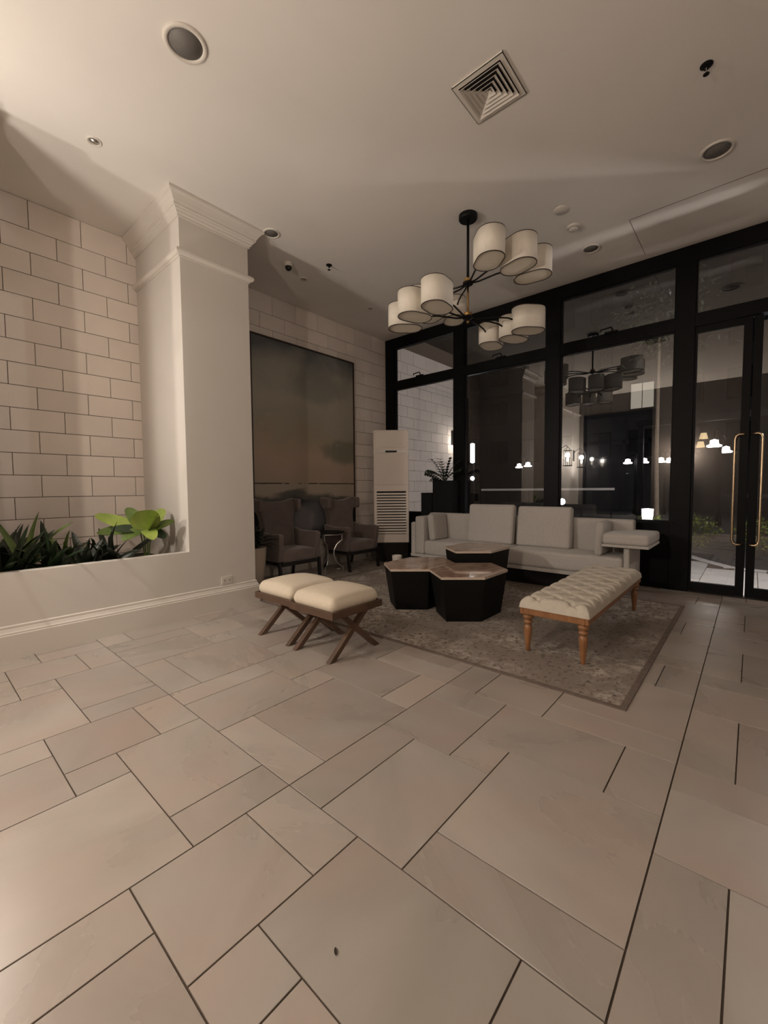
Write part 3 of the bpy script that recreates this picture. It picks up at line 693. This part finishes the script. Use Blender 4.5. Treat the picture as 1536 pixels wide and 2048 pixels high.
# ------------------------------------------------------------------ floor-standing air conditioner
ac = thing('air_conditioner', 'tall white floor standing air conditioner in the corner', 'air conditioner', (5.40, 4.555, 0), -PI / 4 - .055)
aw, z0, z1 = .296, .325, 2.215
MB().box(-aw + .03, aw - .02, .03, .34, 0, z0).build('base', M_DARK, ac)
mb = MB().box(-aw, aw, .02, .35, z0, z1); mb.build('body', M_AC, ac, bevel=.012)
fz = .02
def face(name, xa, xb, za, zb, mat, d=.008, bev=.003): return MB().box(xa, xb, fz - d, fz + .005, za, zb).build(name, mat, ac, bevel=bev)
face('outlet_flap', -aw + .035, aw - .035, 1.925, 2.185, M_AC)
st = face('control_strip', -aw + .03, aw - .03, 1.83, 1.885, M_ACS, .010)
MB().box(-.095, .095, fz - .0125, fz - .009, 1.842, 1.872).build('display', M_BLACK, st)
face('front_panel', -aw + .008, aw - .008, 1.30, 1.815, M_ACG, .010, .006)
face('lower_panel', -aw + .008, aw - .008, z0 + .01, 1.29, M_AC, .006)
gb = face('grille_back', -aw + .05, aw - .05, .475, 1.195, M_DARK, .0075, 0)
ns = 15
for k in range(ns):
    z = .485 + k * .7 / ns
    MB().add([(-aw + .045, fz - .022, z), (aw - .045, fz - .022, z), (aw - .045, fz - .008, z + .012), (-aw + .045, fz - .008, z + .012), (-aw + .045, fz - .020, z + .026), (aw - .045, fz - .020, z + .026), (aw - .045, fz - .008, z + .030), (-aw + .045, fz - .008, z + .030)],
             [(0, 1, 5, 4), (4, 5, 6, 7), (0, 3, 2, 1), (0, 4, 7, 3), (1, 2, 6, 5)]).build('louver', M_AC, gb)

# ------------------------------------------------------------------ chandelier
ch = thing('chandelier', 'black and brass two tier chandelier with twelve ivory drum shades', 'chandelier', (3.872, 2.232, HC))
H1, H2 = 3.297 - HC, 2.961 - HC
MB().lathe([(0, 0), (.092, 0), (.092, -.035), (.086, -.045), (0, -.045)], 28, cap=False).build('canopy', M_BLACK, ch)
MB().lathe([(.0135, -.045), (.0135, H1 + .05)], 12).build('rod', M_BLACK, ch, smooth=True)
MB().lathe([(.0105, H1), (.0105, H2)], 12).build('rod', M_BRASS, ch, smooth=True)
for hz in (H1, H2):
    hb = MB().lathe([(0, .03), (.038, .03), (.042, .025), (.042, -.005), (0, -.005)], 24, (0, 0, hz + .02), cap=False).build('hub', M_BRASS, ch, smooth=False)
    MB().lathe([(0, 0), (.05, 0), (.05, -.022), (.03, -.035), (0, -.035)], 24, (0, 0, hz + .016), cap=False).build('collar', M_BLACK, hb)
MB().lathe([(0, -.02), (.012, -.02), (.016, -.035), (.010, -.05), (0, -.053)], 12, (0, 0, H2 - .0), cap=False).build('finial', M_BRASS, ch)
def stadium(L_, W_, n=12):
    r = W_ / 2; d = L_ / 2 - r
    return [(d + r * math.cos(a), r * math.sin(a)) for a in [-PI / 2 + PI * k / n for k in range(n + 1)]] + [(-d + r * math.cos(a), r * math.sin(a)) for a in [PI / 2 + PI * k / n for k in range(n + 1)]]
SH, SL, SW = .225, .34, .235
ST = stadium(SL, SW); n = len(ST)
def ringwall(P0, z0, z1, th):
    inn = [(x * (1 - th / abs(math.hypot(x, y)) ), y * (1 - th / math.hypot(x, y))) for x, y in P0]
    vs = [(x, y, z0) for x, y in P0] + [(x, y, z1) for x, y in P0] + [(x, y, z0) for x, y in inn] + [(x, y, z1) for x, y in inn]
    fs = []
    for i in range(n):
        j = (i + 1) % n
        fs += [(i, j, n + j, n + i), (2 * n + j, 2 * n + i, 3 * n + i, 3 * n + j), (n + i, n + j, 3 * n + j, 3 * n + i), (j, i, 2 * n + i, 2 * n + j)]
    return MB().add(vs, fs)
shade_mesh = None
protos = {}
def shade(R_, ang, hz):
    a = math.radians(ang); c, s_ = math.cos(a), math.sin(a)
    loc = (R_ * c, R_ * s_, hz)
    if not protos:
        protos['lamp_shade'] = ringwall(ST, -SH / 2, SH / 2, .004).build('lamp_shade', M_SHADE, ch, smooth=True)
        d = MB().prism([(x * .96, y * .96) for x, y in ST], -SH / 2 + .006, -SH / 2 + .009).build('diffuser', M_DIFF, protos['lamp_shade'])
        big = [(x * 1.006, y * 1.008) for x, y in ST]
        for z in (-SH / 2 - .002, SH / 2 - .004): ringwall(big, z, z + .006, .007).build('rim', M_RIM, protos['lamp_shade'])
        MB().lathe([(0, -.05), (.02, -.05), (.02, .03), (0, .03)], 12, cap=False).build('socket', M_BRASS, protos['lamp_shade'])
        o = protos['lamp_shade']
    else: o = copy_tree(protos['lamp_shade'], ch)
    o.location = loc; o.rotation_euler = (0, 0, a)
    r1 = R_ - SL / 2 + .0
    MB().tube([(.03 * c, .03 * s_, hz), (.12 * c, .12 * s_, hz - .004), (.3 * c, .3 * s_, hz + .016), (r1 * .9 * c, r1 * .9 * s_, hz + .014), (r1 * 1.03 * c, r1 * 1.03 * s_, hz - .004), ((R_ - .02) * c, (R_ - .02) * s_, hz - .02)], .0085, 8).build('arm', M_BLACK, ch, smooth=True)
for hz, angs in ((H1, (-134, -107, -83, 44, 70, 95)), (H2, (-175, 160, 134, -43, -20, 6))):
    for k, a in enumerate(angs): shade(.64, a, hz)

# ------------------------------------------------------------------ ceiling fixtures
df = thing('ceiling_air_diffuser', 'square white louvred air diffuser in the ceiling', 'air vent', (2.788, 1.444, HC))
MB().box(-.155, .155, -.16, .16, -.001, 0).build('shade_sheet', M_DARK, df)  # flat near-black sheet, shade between the louvers put into its colour
D0 = .187
frm = MB()
def sqring(mb, a0, z0, a1, z1, th=.003):
    c0 = [(-a0, -a0, z0), (a0, -a0, z0), (a0, a0, z0), (-a0, a0, z0)]; c1 = [(-a1, -a1, z1), (a1, -a1, z1), (a1, a1, z1), (-a1, a1, z1)]
    up0 = [(x, y, z + th) for x, y, z in c0]; up1 = [(x, y, z + th) for x, y, z in c1]
    vs = c0 + c1 + up0 + up1; fs = []
    for i in range(4):
        j = (i + 1) % 4
        fs += [(i, 4 + i, 4 + j, j), (8 + i, 8 + j, 12 + j, 12 + i), (i, j, 8 + j, 8 + i), (4 + i, 12 + i, 12 + j, 4 + j)]
    return mb.add(vs, fs)
mb = MB(); mb.add([(-D0, -D0, 0), (D0, -D0, 0), (D0, D0, 0), (-D0, D0, 0)], []); sqring(mb, D0, -.012, D0 - .034, -.012); 
for q in ((-D0, D0, -D0, -D0 + .004), (-D0, D0, D0 - .004, D0), (-D0, -D0 + .004, -D0, D0), (D0 - .004, D0, -D0, D0)): mb.box(*q, -.012, 0)
mb.build('rim', M_WHITE, df)
for k in range(5):
    a = .150 - k * .029
    sqring(MB(), a, -.024, a - .024, -.004).build('louver', M_WHITE, df)
sqring(MB(), .012, -.016, .0005, -.006).build('centre_cone', M_WHITE, df)
def speaker(x, y, r, label):
    t = thing('ceiling_speaker', label, 'speaker', (x, y, HC), 0, 'round ceiling speakers')
    MB().lathe([(r, 0), (r, -.006), (r - .006, -.012), (r * .80, -.010), (r * .78, -.002), (r * .78, 0)], 32, cap=False).build('rim', M_WHITE, t, smooth=True)
    MB().lathe([(0, -.006), (r * .79, -.004), (r * .79, 0)], 32, cap=False).build('grille', M_GRILLE, t, smooth=True)
s_ = .818
speaker(1.555 * s_, 3.298 * s_, .125, 'round white rimmed ceiling speaker with grey mesh, largest, above the planter side')
speaker(3.329 * s_, 4.82 * s_, .088, 'round white rimmed ceiling speaker beside the column crown')
speaker(5.505 * s_, .365 * s_, .118, 'round ceiling speaker with dark mesh near the glass doors')
speaker(6.522 * s_, 1.805 * s_, .098, 'round ceiling speaker with dark mesh close to the glass wall beyond the smoke detectors')
def downlight(x, y, r, label, rz=0):
    t = thing('downlight', label, 'ceiling light', (x, y, HC), rz, 'small recessed downlights')
    MB().lathe([(r, 0), (r, -.005), (r * .9, -.009), (r * .72, -.006), (r * .68, -.001)], 24, cap=False).build('trim_ring', M_WHITE, t, smooth=True)
    l = MB().lathe([(0, -.018), (r * .35, -.017), (r * .58, -.010), (r * .66, -.001)], 20, cap=False).build('lens', M_SILVER, t, smooth=True); l.rotation_euler = (.35, 0, 0)
downlight(1.366 * s_, 4.84 * s_, .052, 'small adjustable downlight in ceiling above the planter')
downlight(4.36 * s_, 5.473 * s_, .050, 'small recessed downlight behind the column near the camera dome')
downlight(5.80 * s_ + .05, 5.42 * s_, .048, 'small recessed downlight above the painting end near the glass')
def sprinkler(x, y, label):
    t = thing('fire_sprinkler', label, 'sprinkler', (x, y, HC), 0, 'dark ceiling fire sprinklers')
    MB().lathe([(0, 0), (.036, 0), (.036, -.004), (.026, -.010), (.012, -.012), (.012, -.028), (0, -.028)], 18, cap=False).build('escutcheon', M_BLACK, t)
    MB().tube([(-.012, 0, -.026), (-.013, 0, -.045), (0, 0, -.056), (.013, 0, -.045), (.012, 0, -.026)], .003, 6).build('yoke', M_SILVER, t)
    MB().lathe([(0, -.055), (.018, -.056), (.018, -.059), (0, -.059)], 12, cap=False).build('deflector', M_BLACK, t)
sprinkler(4.353 * s_, 4.857 * s_, 'dark fire sprinkler in ceiling near the dome camera')
sprinkler(4.37 * s_, .374 * s_, 'dark fire sprinkler in ceiling at the right edge')
t = thing('smoke_detector', 'flat round ceiling cover plate between chandelier and glass', 'detector', (5.395 * s_, 1.84 * s_, HC))
MB().lathe([(0, -.014), (.062, -.012), (.072, -.004), (.072, 0)], 28, cap=False).build('cover', M_WHITE, t, smooth=True)
t = thing('smoke_detector', 'domed white smoke detector on ceiling, nearer the glass than the flat plate', 'detector', (5.834 * s_, 1.829 * s_, HC))
MB().lathe([(.066, 0), (.066, -.012), (.058, -.016), (.050, -.017), (.048, -.034), (.030, -.042), (0, -.043)], 28, cap=False).build('body', M_WHITE, t, smooth=True)
MB().tube([(.049 * math.cos(a * PI / 12), .049 * math.sin(a * PI / 12), -.024) for a in range(24)], .003, 6, True).build('vent_ring', M_GRILLE, t)
t = thing('dome_camera', 'small white dome security camera with black eye on ceiling', 'camera', (3.893 * s_ + .02, 5.263 * s_, HC))
MB().lathe([(.05, 0), (.05, -.03), (.045, -.042), (0, -.042)], 22, cap=False).build('housing', M_WHITE, t)
MB().lathe([(.040, -.04), (.040, -.056), (.030, -.078), (.015, -.088), (0, -.09)], 20, cap=False).build('eye', pmat('black_dome', (.008, .008, .009), .1, var=.1), t, smooth=True)
hp = thing('ceiling_access_panel', 'flush ceiling access panel outlined by a fine joint', 'panel', (6.17 * s_ + .43, .25, HC))
jw = .005
MB().box(-.43, .43, -.78, .78, -.0015, 0).build('panel', M_CEIL, hp)
for q in ((-.43 - jw, -.43, -.785, .785), (-.43, .43, .78, .785)): MB().box(*q, -.0022, 0).build('joint', pmat('panel_joint', (.16, .13, .11), .9, var=.2), hp)

# ------------------------------------------------------------------ plants
def leaf(L_, W_, elev, bend, fold=.25, prof=None, n=9, twist=0.0):
    """single leaf starting at the origin, growing along +X and bending downwards"""
    prof = prof or (lambda s: math.sin(PI * min(1, s ** .8)) ** .8)
    vs = []; fs = []; x = z = 0.0; th = elev
    for i in range(n + 1):
        s_ = i / n; wd = W_ / 2 * max(.02, prof(s_)); tw = twist * s_
        for d in (-1, -.5, 0, .5, 1):
            yy = d * wd; zz = abs(d) * wd * fold
            vs.append((x - zz * math.sin(th), yy * math.cos(tw), z + zz * math.cos(th) + yy * math.sin(tw)))
        x += math.cos(th) * L_ / n; z += math.sin(th) * L_ / n; th -= bend / n
    for i in range(n):
        for j in range(4): fs.append((i * 5 + j, (i + 1) * 5 + j, (i + 1) * 5 + j + 1, i * 5 + j + 1))
    m = len(vs); th_ = .0016
    vs2 = [(a, b_, c - th_) for a, b_, c in vs]
    return MB().add(vs + vs2, fs + [tuple(m + q for q in reversed(f)) for f in fs])
def leafy(name, label, loc, leaves, group=None, cat='plant', roll=0.0):
    t = thing(name, label, cat, loc, 0, group)
    for (az, base, L_, W_, el, bd, mat, kw) in leaves:
        o = leaf(L_, W_, el, bd, **kw).build('leaf', mat, t, smooth=True); o.location = base; o.rotation_euler = (roll * -math.cos(math.radians(az - 160)), 0, math.radians(az))
    return t
broad = lambda s: (math.sin(PI * s ** .72) ** .42) if 0 < s < 1 else 0
# bright broad-leaved plant at the column end of the planter
BP = (1.53, 4.38, .53)
lv = []
stem = [(132, .40, .15, .55, .10, M_LEAFB), (150, .36, .13, .10, .35, M_LEAFM), (255, .24, .25, 1.20, .50, M_LEAFB), (262, .20, .13, -.05, .8, M_LEAFB), (308, .27, .14, 1.00, .30, M_LEAFB),
        (322, .24, .12, .55, .25, M_LEAFM), (40, .25, .14, 1.15, .4, M_LEAFB), (95, .28, .14, 1.05, .3, M_LEAFM), (205, .20, .11, -.2, .6, M_LEAFM), (292, .17, .11, -.35, .5, M_LEAFD), (175, .24, .11, .30, .4, M_LEAFD)]
for az, L_, W_, el, bd, mt in stem:
    a = math.radians(az); lv.append((az, (.055 * math.cos(a), .055 * math.sin(a), .33), L_, W_, el, bd, mt, dict(prof=broad, fold=.14, n=16)))
t = leafy('broadleaf_plant', 'lime green broad-leaved plant at the column end of the planter', BP, lv, roll=.75)
for k in range(8):
    a = 2 * PI * k / 8
    MB().tube([(.012 * math.cos(a), .012 * math.sin(a), -.01), (.03 * math.cos(a), .03 * math.sin(a), .18), (.057 * math.cos(a), .057 * math.sin(a), .34)], .005, 6).build('stem', M_LEAFM, t)
# dark strap-leaved plants along the planter
sw = lambda s: (min(1, s * 6) * (1 - s) ** .55) if s < 1 else 0
spots = [(.54, 4.40, .34, 9, M_LEAFD), (.66, 4.64, .44, 8, M_LEAFM), (.80, 4.42, .36, 9, M_LEAFD), (.96, 4.64, .34, 8, M_LEAFM), (1.03, 4.38, .26, 9, M_LEAFK), (1.16, 4.55, .24, 8, M_LEAFK), (1.24, 4.38, .36, 8, M_LEAFK), (.56, 4.90, .36, 7, M_LEAFD), (1.25, 4.85, .22, 7, M_LEAFK)]
plab = ['dark leafy plant at the picture edge, front of the planter', 'tall olive leafy plant with upright leaf in planter near picture edge', 'dark strap-leaved plant in planter below the tall olive plant', 'olive arching leaf plant in the middle of the planter', 'low dark strap-leaved plant at the planter front, middle', 'shortest dark spiky plant in middle of the planter', 'dark upright strap-leaved plant in front of the lime plant', 'dark leafy plant against the block wall at picture edge', 'small dark plant against the block wall behind the lime plant']
for k, (x, y, h, n_, mt) in enumerate(spots):
    lv = []
    for q in range(n_ + 3):
        az = random.uniform(-110, 110) if x < .7 else random.uniform(0, 360); el = random.uniform(.8, 1.45)
        L_ = h * random.uniform(.9, 1.5); lv.append((az, (random.uniform(-.03, .03), random.uniform(-.03, .03), -.01), L_, random.uniform(.06, .125), el, random.uniform(.1, .9), mt if random.random() < .75 else M_LEAFK, dict(prof=sw, fold=.3, twist=random.uniform(-.5, .5))))
    leafy('strap_leaf_plant', plab[k], (x, y, .53), lv, 'dark plants in the long planter', roll=.4)
# potted plant behind the column
t = thing('potted_plant', 'dark leafy plant in tall tapered cream pot behind the column', 'plant', (2.82, 4.60, 0))
MB().lathe([(.0, 0), (.085, 0), (.095, .02), (.135, .30), (.150, .50), (.150, .53), (.138, .53), (.130, .47), (0, .46)], 24, cap=False).build('pot', M_POT, t, smooth=True)
MB().lathe([(0, .475), (.132, .47)], 20, cap=False).build('soil', M_SOIL, t)
for q in range(26):
    az = random.uniform(-120, 110); o = leaf(random.uniform(.20, .36), random.uniform(.05, .09), random.uniform(.4, 1.45), random.uniform(.4, 1.9), fold=.2).build('leaf', M_LEAFK, t, smooth=True)
    o.location = (random.uniform(-.04, .04), random.uniform(-.04, .04), .47 + random.uniform(0, .16)); o.rotation_euler = (0, 0, math.radians(az))
# planter boxes by the window with a fleshy-leaved plant
t = thing('planter_box', 'tall charcoal planter box by the window holding the dark plant', 'planter', (5.90, 3.80, 0))
PB = MB(); 
for q in ((-.11, .11, -.19, -.17), (-.11, .11, .17, .19), (-.11, -.09, -.17, .17), (.09, .11, -.17, .17)): PB.box(*q, 0, 1.36)
PB.box(-.09, .09, -.17, .17, 0, 1.30); PB.build('box', M_PLBOX, t)
MB().box(-.09, .09, -.17, .17, 1.30, 1.33).build('soil', M_SOIL, t)
t = thing('planter_box', 'lower charcoal planter box between tall planter and air conditioner', 'planter', (5.90, 4.115, 0))
PB = MB(); 
for q in ((-.11, .11, -.11, -.09), (-.11, .11, .09, .11), (-.11, -.09, -.09, .09), (.09, .11, -.09, .09)): PB.box(*q, 0, 1.165)
PB.box(-.09, .09, -.09, .09, 0, 1.10); PB.build('box', M_PLBOX, t)
MB().box(-.09, .09, -.09, .09, 1.10, 1.13).build('soil', M_SOIL, t)
t = thing('zz_plant', 'dark upright plant with paired fleshy leaves in tall planter', 'plant', (5.86, 3.80, 1.33))
for k, (az, L_, el, bd) in enumerate(((95, .40, 1.0, .9), (100, .46, 1.25, .5), (70, .40, 1.4, .3), (-80, .44, 1.2, .6), (-95, .40, .9, .7), (180, .36, 1.3, .5), (120, .34, .7, .4), (-60, .38, 1.45, .2), (85, .26, .45, .3))):
    s2 = bpy.data.objects.new('stem', None)
    a = math.radians(az); pts = []; x = z = 0; th = el
    for i in range(9): pts.append((x, z, th)); x += math.cos(th) * L_ / 8; z += math.sin(th) * L_ / 8; th -= bd / 8
    c, sn = math.cos(a), math.sin(a)
    st = MB().tube([(p[0] * c, p[0] * sn, p[1]) for p in pts], [.008 - .0007 * i for i in range(9)], 6).build('stem', M_LEAFK, t)
    for i in range(2, 9):
        for sd in (-1, 1):
            o = leaf(.10, .045, min(.9, pts[i][2] - .7), .5, fold=.12, n=5).build('leaf', M_LEAFK, st, smooth=True)
            o.location = (pts[i][0] * c, pts[i][0] * sn, pts[i][1]); o.rotation_euler = (0, 0, a + sd * 1.25)
# small white pot on the floor
t = thing('white_pot', 'small plain white pot on the floor behind the coffee tables', 'pot', (4.84, 3.98, 0))
MB().lathe([(0, 0), (.055, 0), (.066, .02), (.074, .225), (.075, .24), (.069, .24), (.066, .215), (0, .21)], 24, cap=False).build('body', M_WHITE, t, smooth=True)
# dried leaf scrap on the tiles
q = Vector((0, 0, 0))
sc_ = leaf(.022, .008, .05, .3, fold=.3, n=5).build('leaf_scrap', pmat('dry_leaf', (.03, .02, .012), .8, var=.2)); tag(sc_, 'tiny dark dried leaf scrap on the foreground tiles', 'leaf')
sc_.location = (.697, .791, .003); sc_.rotation_euler = (0, 0, .9)

# ------------------------------------------------------------------ outside the glass
ew = MB().box(XG + .1, 8.6, YA + .012, YA + .25, -.05, HC + .3).build('wall_outside', M_GROUT); tag(ew, 'cream stone block wall continuing outside the glass', kind='structure')
lay(XG + .1, 8.6, 3.578, .0, ew)
M_PAVE = pmat('pale_paving', (.50, .48, .46), .7, var=.12, vscale=4, bump=.2, bscale=50)
M_ROAD = pmat('dark_asphalt', (.055, .055, .060), .75, var=.3, vscale=20, bump=.3, bscale=90)
tag(MB().box(XG + .1, 60, -30, 40, -.30, -.05).build('road', M_ROAD), 'dark asphalt driveway outside', 'road', kind='structure')
pv = MB().prism([(6.2, -3.0), (8.35, -3.0), (8.25, -.2), (8.26, .15), (8.7, .45), (9.35, .82), (9.6, 2.0), (9.6, 5.1), (6.2, 5.1)], -.05, -.012).build('patio', M_FGROUT); tag(pv, 'pale paved patio outside the doors', kind='structure')
def inpatio(x, y): return y < .15 and x < 8.2 or y >= .15 and x < 8.2 + (y - .15) * 1.6 and x < 9.5
for i in range(6):
    for j in range(14):
        x0 = 6.21 + i * .6; y0 = -2.98 + j * .58
        if all(inpatio(x, y) for x in (x0, x0 + .59) for y in (y0, y0 + .57)): MB().box(x0, x0 + .592, y0, y0 + .572, -.03, -.006).build('paving_slab', M_PAVE, pv)
kerb = [(8.25, -3), (8.22, -.2), (8.26, .15), (8.7, .46), (9.35, .84)]
for a, b_ in zip(kerb[:-1], kerb[1:]):
    d = Vector((b_[0] - a[0], b_[1] - a[1], 0)); nrm = Vector((d.y, -d.x, 0)).normalized() * .09
    MB().bar((a[0] - nrm.x, a[1] - nrm.y, -.05), (b_[0] - nrm.x, b_[1] - nrm.y, -.05), nrm, (0, 0, .055)).build('kerb_stone', M_PAVE, pv)
M_FAR = pmat('far_facade', (.045, .045, .05), .8, var=.2, vscale=1)
M_LITW = emat('lit_window', (.95, .88, .72), .4)
M_DIMW = emat('dim_window', (.35, .45, .55), .10)
M_LAMP = emat('white_lamp', (1.0, .93, .85), 22)
M_COOL = emat('cool_white_light', (.90, .95, 1.0), 30)
M_TAN = emat('tan_shade_glow', (.95, .72, .40), .9)
# far building with windows
fb = thing('far_building', 'dark building across the street with a few lit windows', 'building', (27, 6, 0))
MB().box(0, 6, -16, 14, -.05, 13).build('facade', M_FAR, fb)
random.seed(3)
for r_ in range(4):
    for c_ in range(13):
        y = -14.5 + c_ * 2.1; z = 2.9 + r_ * 2.6
        lit = r_ == 1 and c_ == 6
        wv = MB().box(-.06, .02, y, y + 1.2, z, z + 1.5).build('window', M_STEEL, fb)
        for k in range(2): MB().box(-.09, -.06, y + .06 + k * .56, y + .58 + k * .56, z + .08, z + 1.42).build('pane', M_LITW if lit else M_DGLASS, wv)
# double-headed street lamps
def street_lamp(p1, p2, z, label):
    cx_, cy_ = (p1[0] + p2[0]) / 2, (p1[1] + p2[1]) / 2
    t = thing('street_lamp', label, 'street lamp', (cx_, cy_, -.05), 0, 'lit double street lamps outside')
    MB().lathe([(.09, 0), (.09, .3), (.05, .4), (.04, z + .45)], 10).build('pole', M_STEEL, t)
    for p in (p1, p2):
        dx, dy = p[0] - cx_, p[1] - cy_
        MB().tube([(0, 0, z + .45), (dx * .5, dy * .5, z + .55), (dx, dy, z + .45), (dx, dy, z + .30)], .025, 6).build('arm', M_STEEL, t)
        hd = MB().lathe([(.03, z + .30), (.08, z + .285), (.12, z + .24), (.125, z + .23)], 16, (dx, dy, 0), cap=False).build('lamp_head', M_STEEL, t)
        MB().lathe([(0, z + .0), (.17, z + .01), (.19, z + .05), (.11, z + .09), (.10, z + .20), (0, z + .24)], 16, (dx, dy, 0), cap=False).build('globe', M_LAMP, hd, smooth=True)
street_lamp((21.6, 9.35), (20.8, 8.55), 2.35, 'lit double street lamp seen beyond the second window bay')
street_lamp((22.0, 4.35), (22.0, 3.70), 2.35, 'lit double street lamp seen beyond the third window bay, nearer its centre')
street_lamp((23.0, 3.20), (23.5, 2.95), 2.40, 'lit double street lamp near the mullion beside the door')
street_lamp((16.0, .90), (19.0, .74), 2.45, 'lit double street lamp seen through the glass door')
# glowing sign tube with a globe below
t = thing('light_pylon', 'tall white glowing tube with a globe below it outside', 'light', (9.0, 5.02, -.05))
MB().lathe([(.05, 0), (.03, .05), (.03, 2.35)], 10).build('pole', M_STEEL, t)
MB().lathe([(0, 1.88), (.05, 1.90), (.05, 2.33), (0, 2.35)], 14, (-.06, 0, 0), cap=False).build('tube', M_COOL, t, smooth=True)
MB().lathe([(0, 1.47), (.035, 1.485), (.05, 1.52), (.035, 1.555), (0, 1.57)], 14, (-.06, 0, 0), cap=False).build('globe', M_COOL, t, smooth=True)
# garden lights just outside the glass
t = thing('bollard_light', 'glowing white bucket shaped lamp on post behind the sofa end', 'lamp', (6.62, 1.06, -.05))
MB().lathe([(.05, 0), (.05, .02), (.015, .03), (.015, .82)], 10).build('post', M_STEEL, t)
MB().lathe([(0, .83), (.055, .835), (.066, .90), (.068, .985), (0, .99)], 18, cap=False).build('lamp_head', emat('bollard_glow', (1.0, .92, .88), 14), t, smooth=True)
t = thing('garden_spotlight', 'small dazzling round spotlight behind the sofa back cushions', 'lamp', (7.5, 2.47, -.05))
MB().lathe([(.06, 0), (.06, .02), (.015, .04), (.015, .97)], 10).build('post', M_STEEL, t)
MB().lathe([(0, .985), (.035, 1.0), (.05, 1.04), (.035, 1.08), (0, 1.095)], 16, cap=False).build('globe', emat('spot_glow', (.92, .94, 1.0), 45), t, smooth=True)
# railing
t = thing('railing', 'pale horizontal handrail with slim posts outside the windows', 'railing', (9.0, 3.4, -.05))
MB().box(-.03, .03, -1.4, 1.4, 1.225, 1.27).build('handrail', M_PAVE, t)
for k in range(6): MB().box(-.015, .015, -1.37 + k * .54, -1.34 + k * .54, 0, 1.225).build('post', M_STEEL, t)
# hanging tan shades of the restaurant opposite
t = thing('pendant_lamps_frame', 'dark pergola frame hung with tan shades seen through the door', 'pergola', (12, .9, -.05))
MB().box(-.1, .1, -1.4, 1.3, 2.75, 2.9).build('beam', M_STEEL, t); 
for y in (-1.3, 1.2): MB().box(-.06, .06, y - .06, y + .06, 0, 2.75).build('post', M_STEEL, t)
for y, z in ((-.03, 2.36), (.02, 2.17)):
    sh_ = MB().lathe([(.055, z + .13), (.085, z)], 14, (0, y, 0), cap=False).build('shade', M_TAN, t, smooth=True)
    MB().tube([(0, y, 2.76), (0, y, z + .13)], .006, 5).build('cord', M_STEEL, sh_)
# slim trunk tree and low bushes
def bush(loc, rx, ry, rz_, n_, mat, label, name='bush'):
    t = thing(name, label, 'bush', loc)
    mb = MB()
    for k in range(n_):
        u = random.uniform(-1, 1); a = random.uniform(0, 2 * PI); rr = random.uniform(.5, 1) 
        q = Vector((math.cos(a) * math.sqrt(1 - u * u) * rx * rr, math.sin(a) * math.sqrt(1 - u * u) * ry * rr, rz_ * (1 + u * rr)))
        d = Vector((random.uniform(-1, 1), random.uniform(-1, 1), random.uniform(-.2, 1))).normalized(); e = d.cross(Vector((random.uniform(-1, 1), random.uniform(-1, 1), random.uniform(-1, 1)))).normalized()
        l = random.uniform(.05, .09); w_ = l * .28; m_ = q + d * l * .5 + Vector((0, 0, .01))
        mb.add([q, m_ + e * w_, q + d * l, m_ - e * w_], [(0, 1, 2, 3)])
    tag(mb.build('foliage', mat, t), kind='stuff')
    MB().tube([(0, 0, 0), (.01, 0, rz_), (.03, .02, rz_ * 1.5)], [.02, .014, .008], 6).build('stem', M_WALNUT, t)
M_HEDGE = leafmat('hedge_leaf', (.20, .25, .05), (.10, .14, .03))
random.seed(11)
bush((8.2, 1.28, -.05), .30, .26, .42, 700, M_HEDGE, 'lit green bush outside beside the glowing bucket lamp')
bush((10.6, .92, -.05), .45, .5, .36, 700, M_HEDGE, 'low lit bush seen through the glass door')
bush((10.9, -.2, -.05), .45, .5, .34, 600, M_HEDGE, 'low bush seen through the door leaf at the picture edge')
bush((8.6, 2.6, -.05), .35, .5, .36, 600, M_LEAFM, 'dim bush outside behind the sofa back cushions')
t = thing('tree', 'young tree with slim pale trunk outside the third window', 'tree', (9.4, 1.36, -.05))
MB().tube([(0, 0, 0), (.02, 0, .8), (-.01, .02, 1.9), (.03, .03, 4.1)], [.045, .04, .035, .02], 8).build('trunk', pmat('pale_bark', (.25, .20, .15), .9, var=.3, vscale=20), t)
mb = MB()
for k in range(700):
    q = Vector((random.gauss(0, .40), random.gauss(0, .40), 4.3 + random.gauss(0, .35))); d = Vector((random.uniform(-1, 1), random.uniform(-1, 1), random.uniform(-1, .3))).normalized(); e = d.cross(Vector((0, .3, 1))).normalized()
    mb.add([q, q + d * .06 + e * .02, q + d * .12, q + d * .06 - e * .02], [(0, 1, 2, 3)])
tag(mb.build('crown', M_LEAFD, t), kind='stuff')
# outdoor wall lantern over the doors, lighting the patio
pl_ = thing('patio_lamp', 'white wall lamp outside above the glass doors', 'lamp', (XG + .1, -1.1, 2.7))
MB().box(0, .03, -.06, .06, -.1, .1).build('wall_plate', M_BLACK, pl_)
MB().tube([(.03, 0, .05), (.18, 0, .10), (.30, 0, .02)], .012, 8).build('arm', M_BLACK, pl_)
MB().lathe([(.03, .02), (.14, -.06)], 18, (.30, 0, 0), cap=False).build('shade', M_BLACK, pl_)
MB().lathe([(0, -.10), (.03, -.09), (.035, -.06), (.02, -.02), (0, -.02)], 14, (.30, 0, 0), cap=False).build('bulb', M_LAMP, pl_, smooth=True)
ld = bpy.data.lights.new('patio_light', 'POINT'); ld.energy = 480; ld.color = (1.0, .93, .9); ld.shadow_soft_size = .05
lo = bpy.data.objects.new('patio_light', ld); COL.objects.link(lo); lo.parent = pl_; lo.location = (.30, 0, -.16)

lantern((8.34, 4.97, 2.25), 'added black wall lantern, hidden by the mullion, brightening the outside block wall', 7)  # added lamp behind the mullion, only brightens the outside blocks
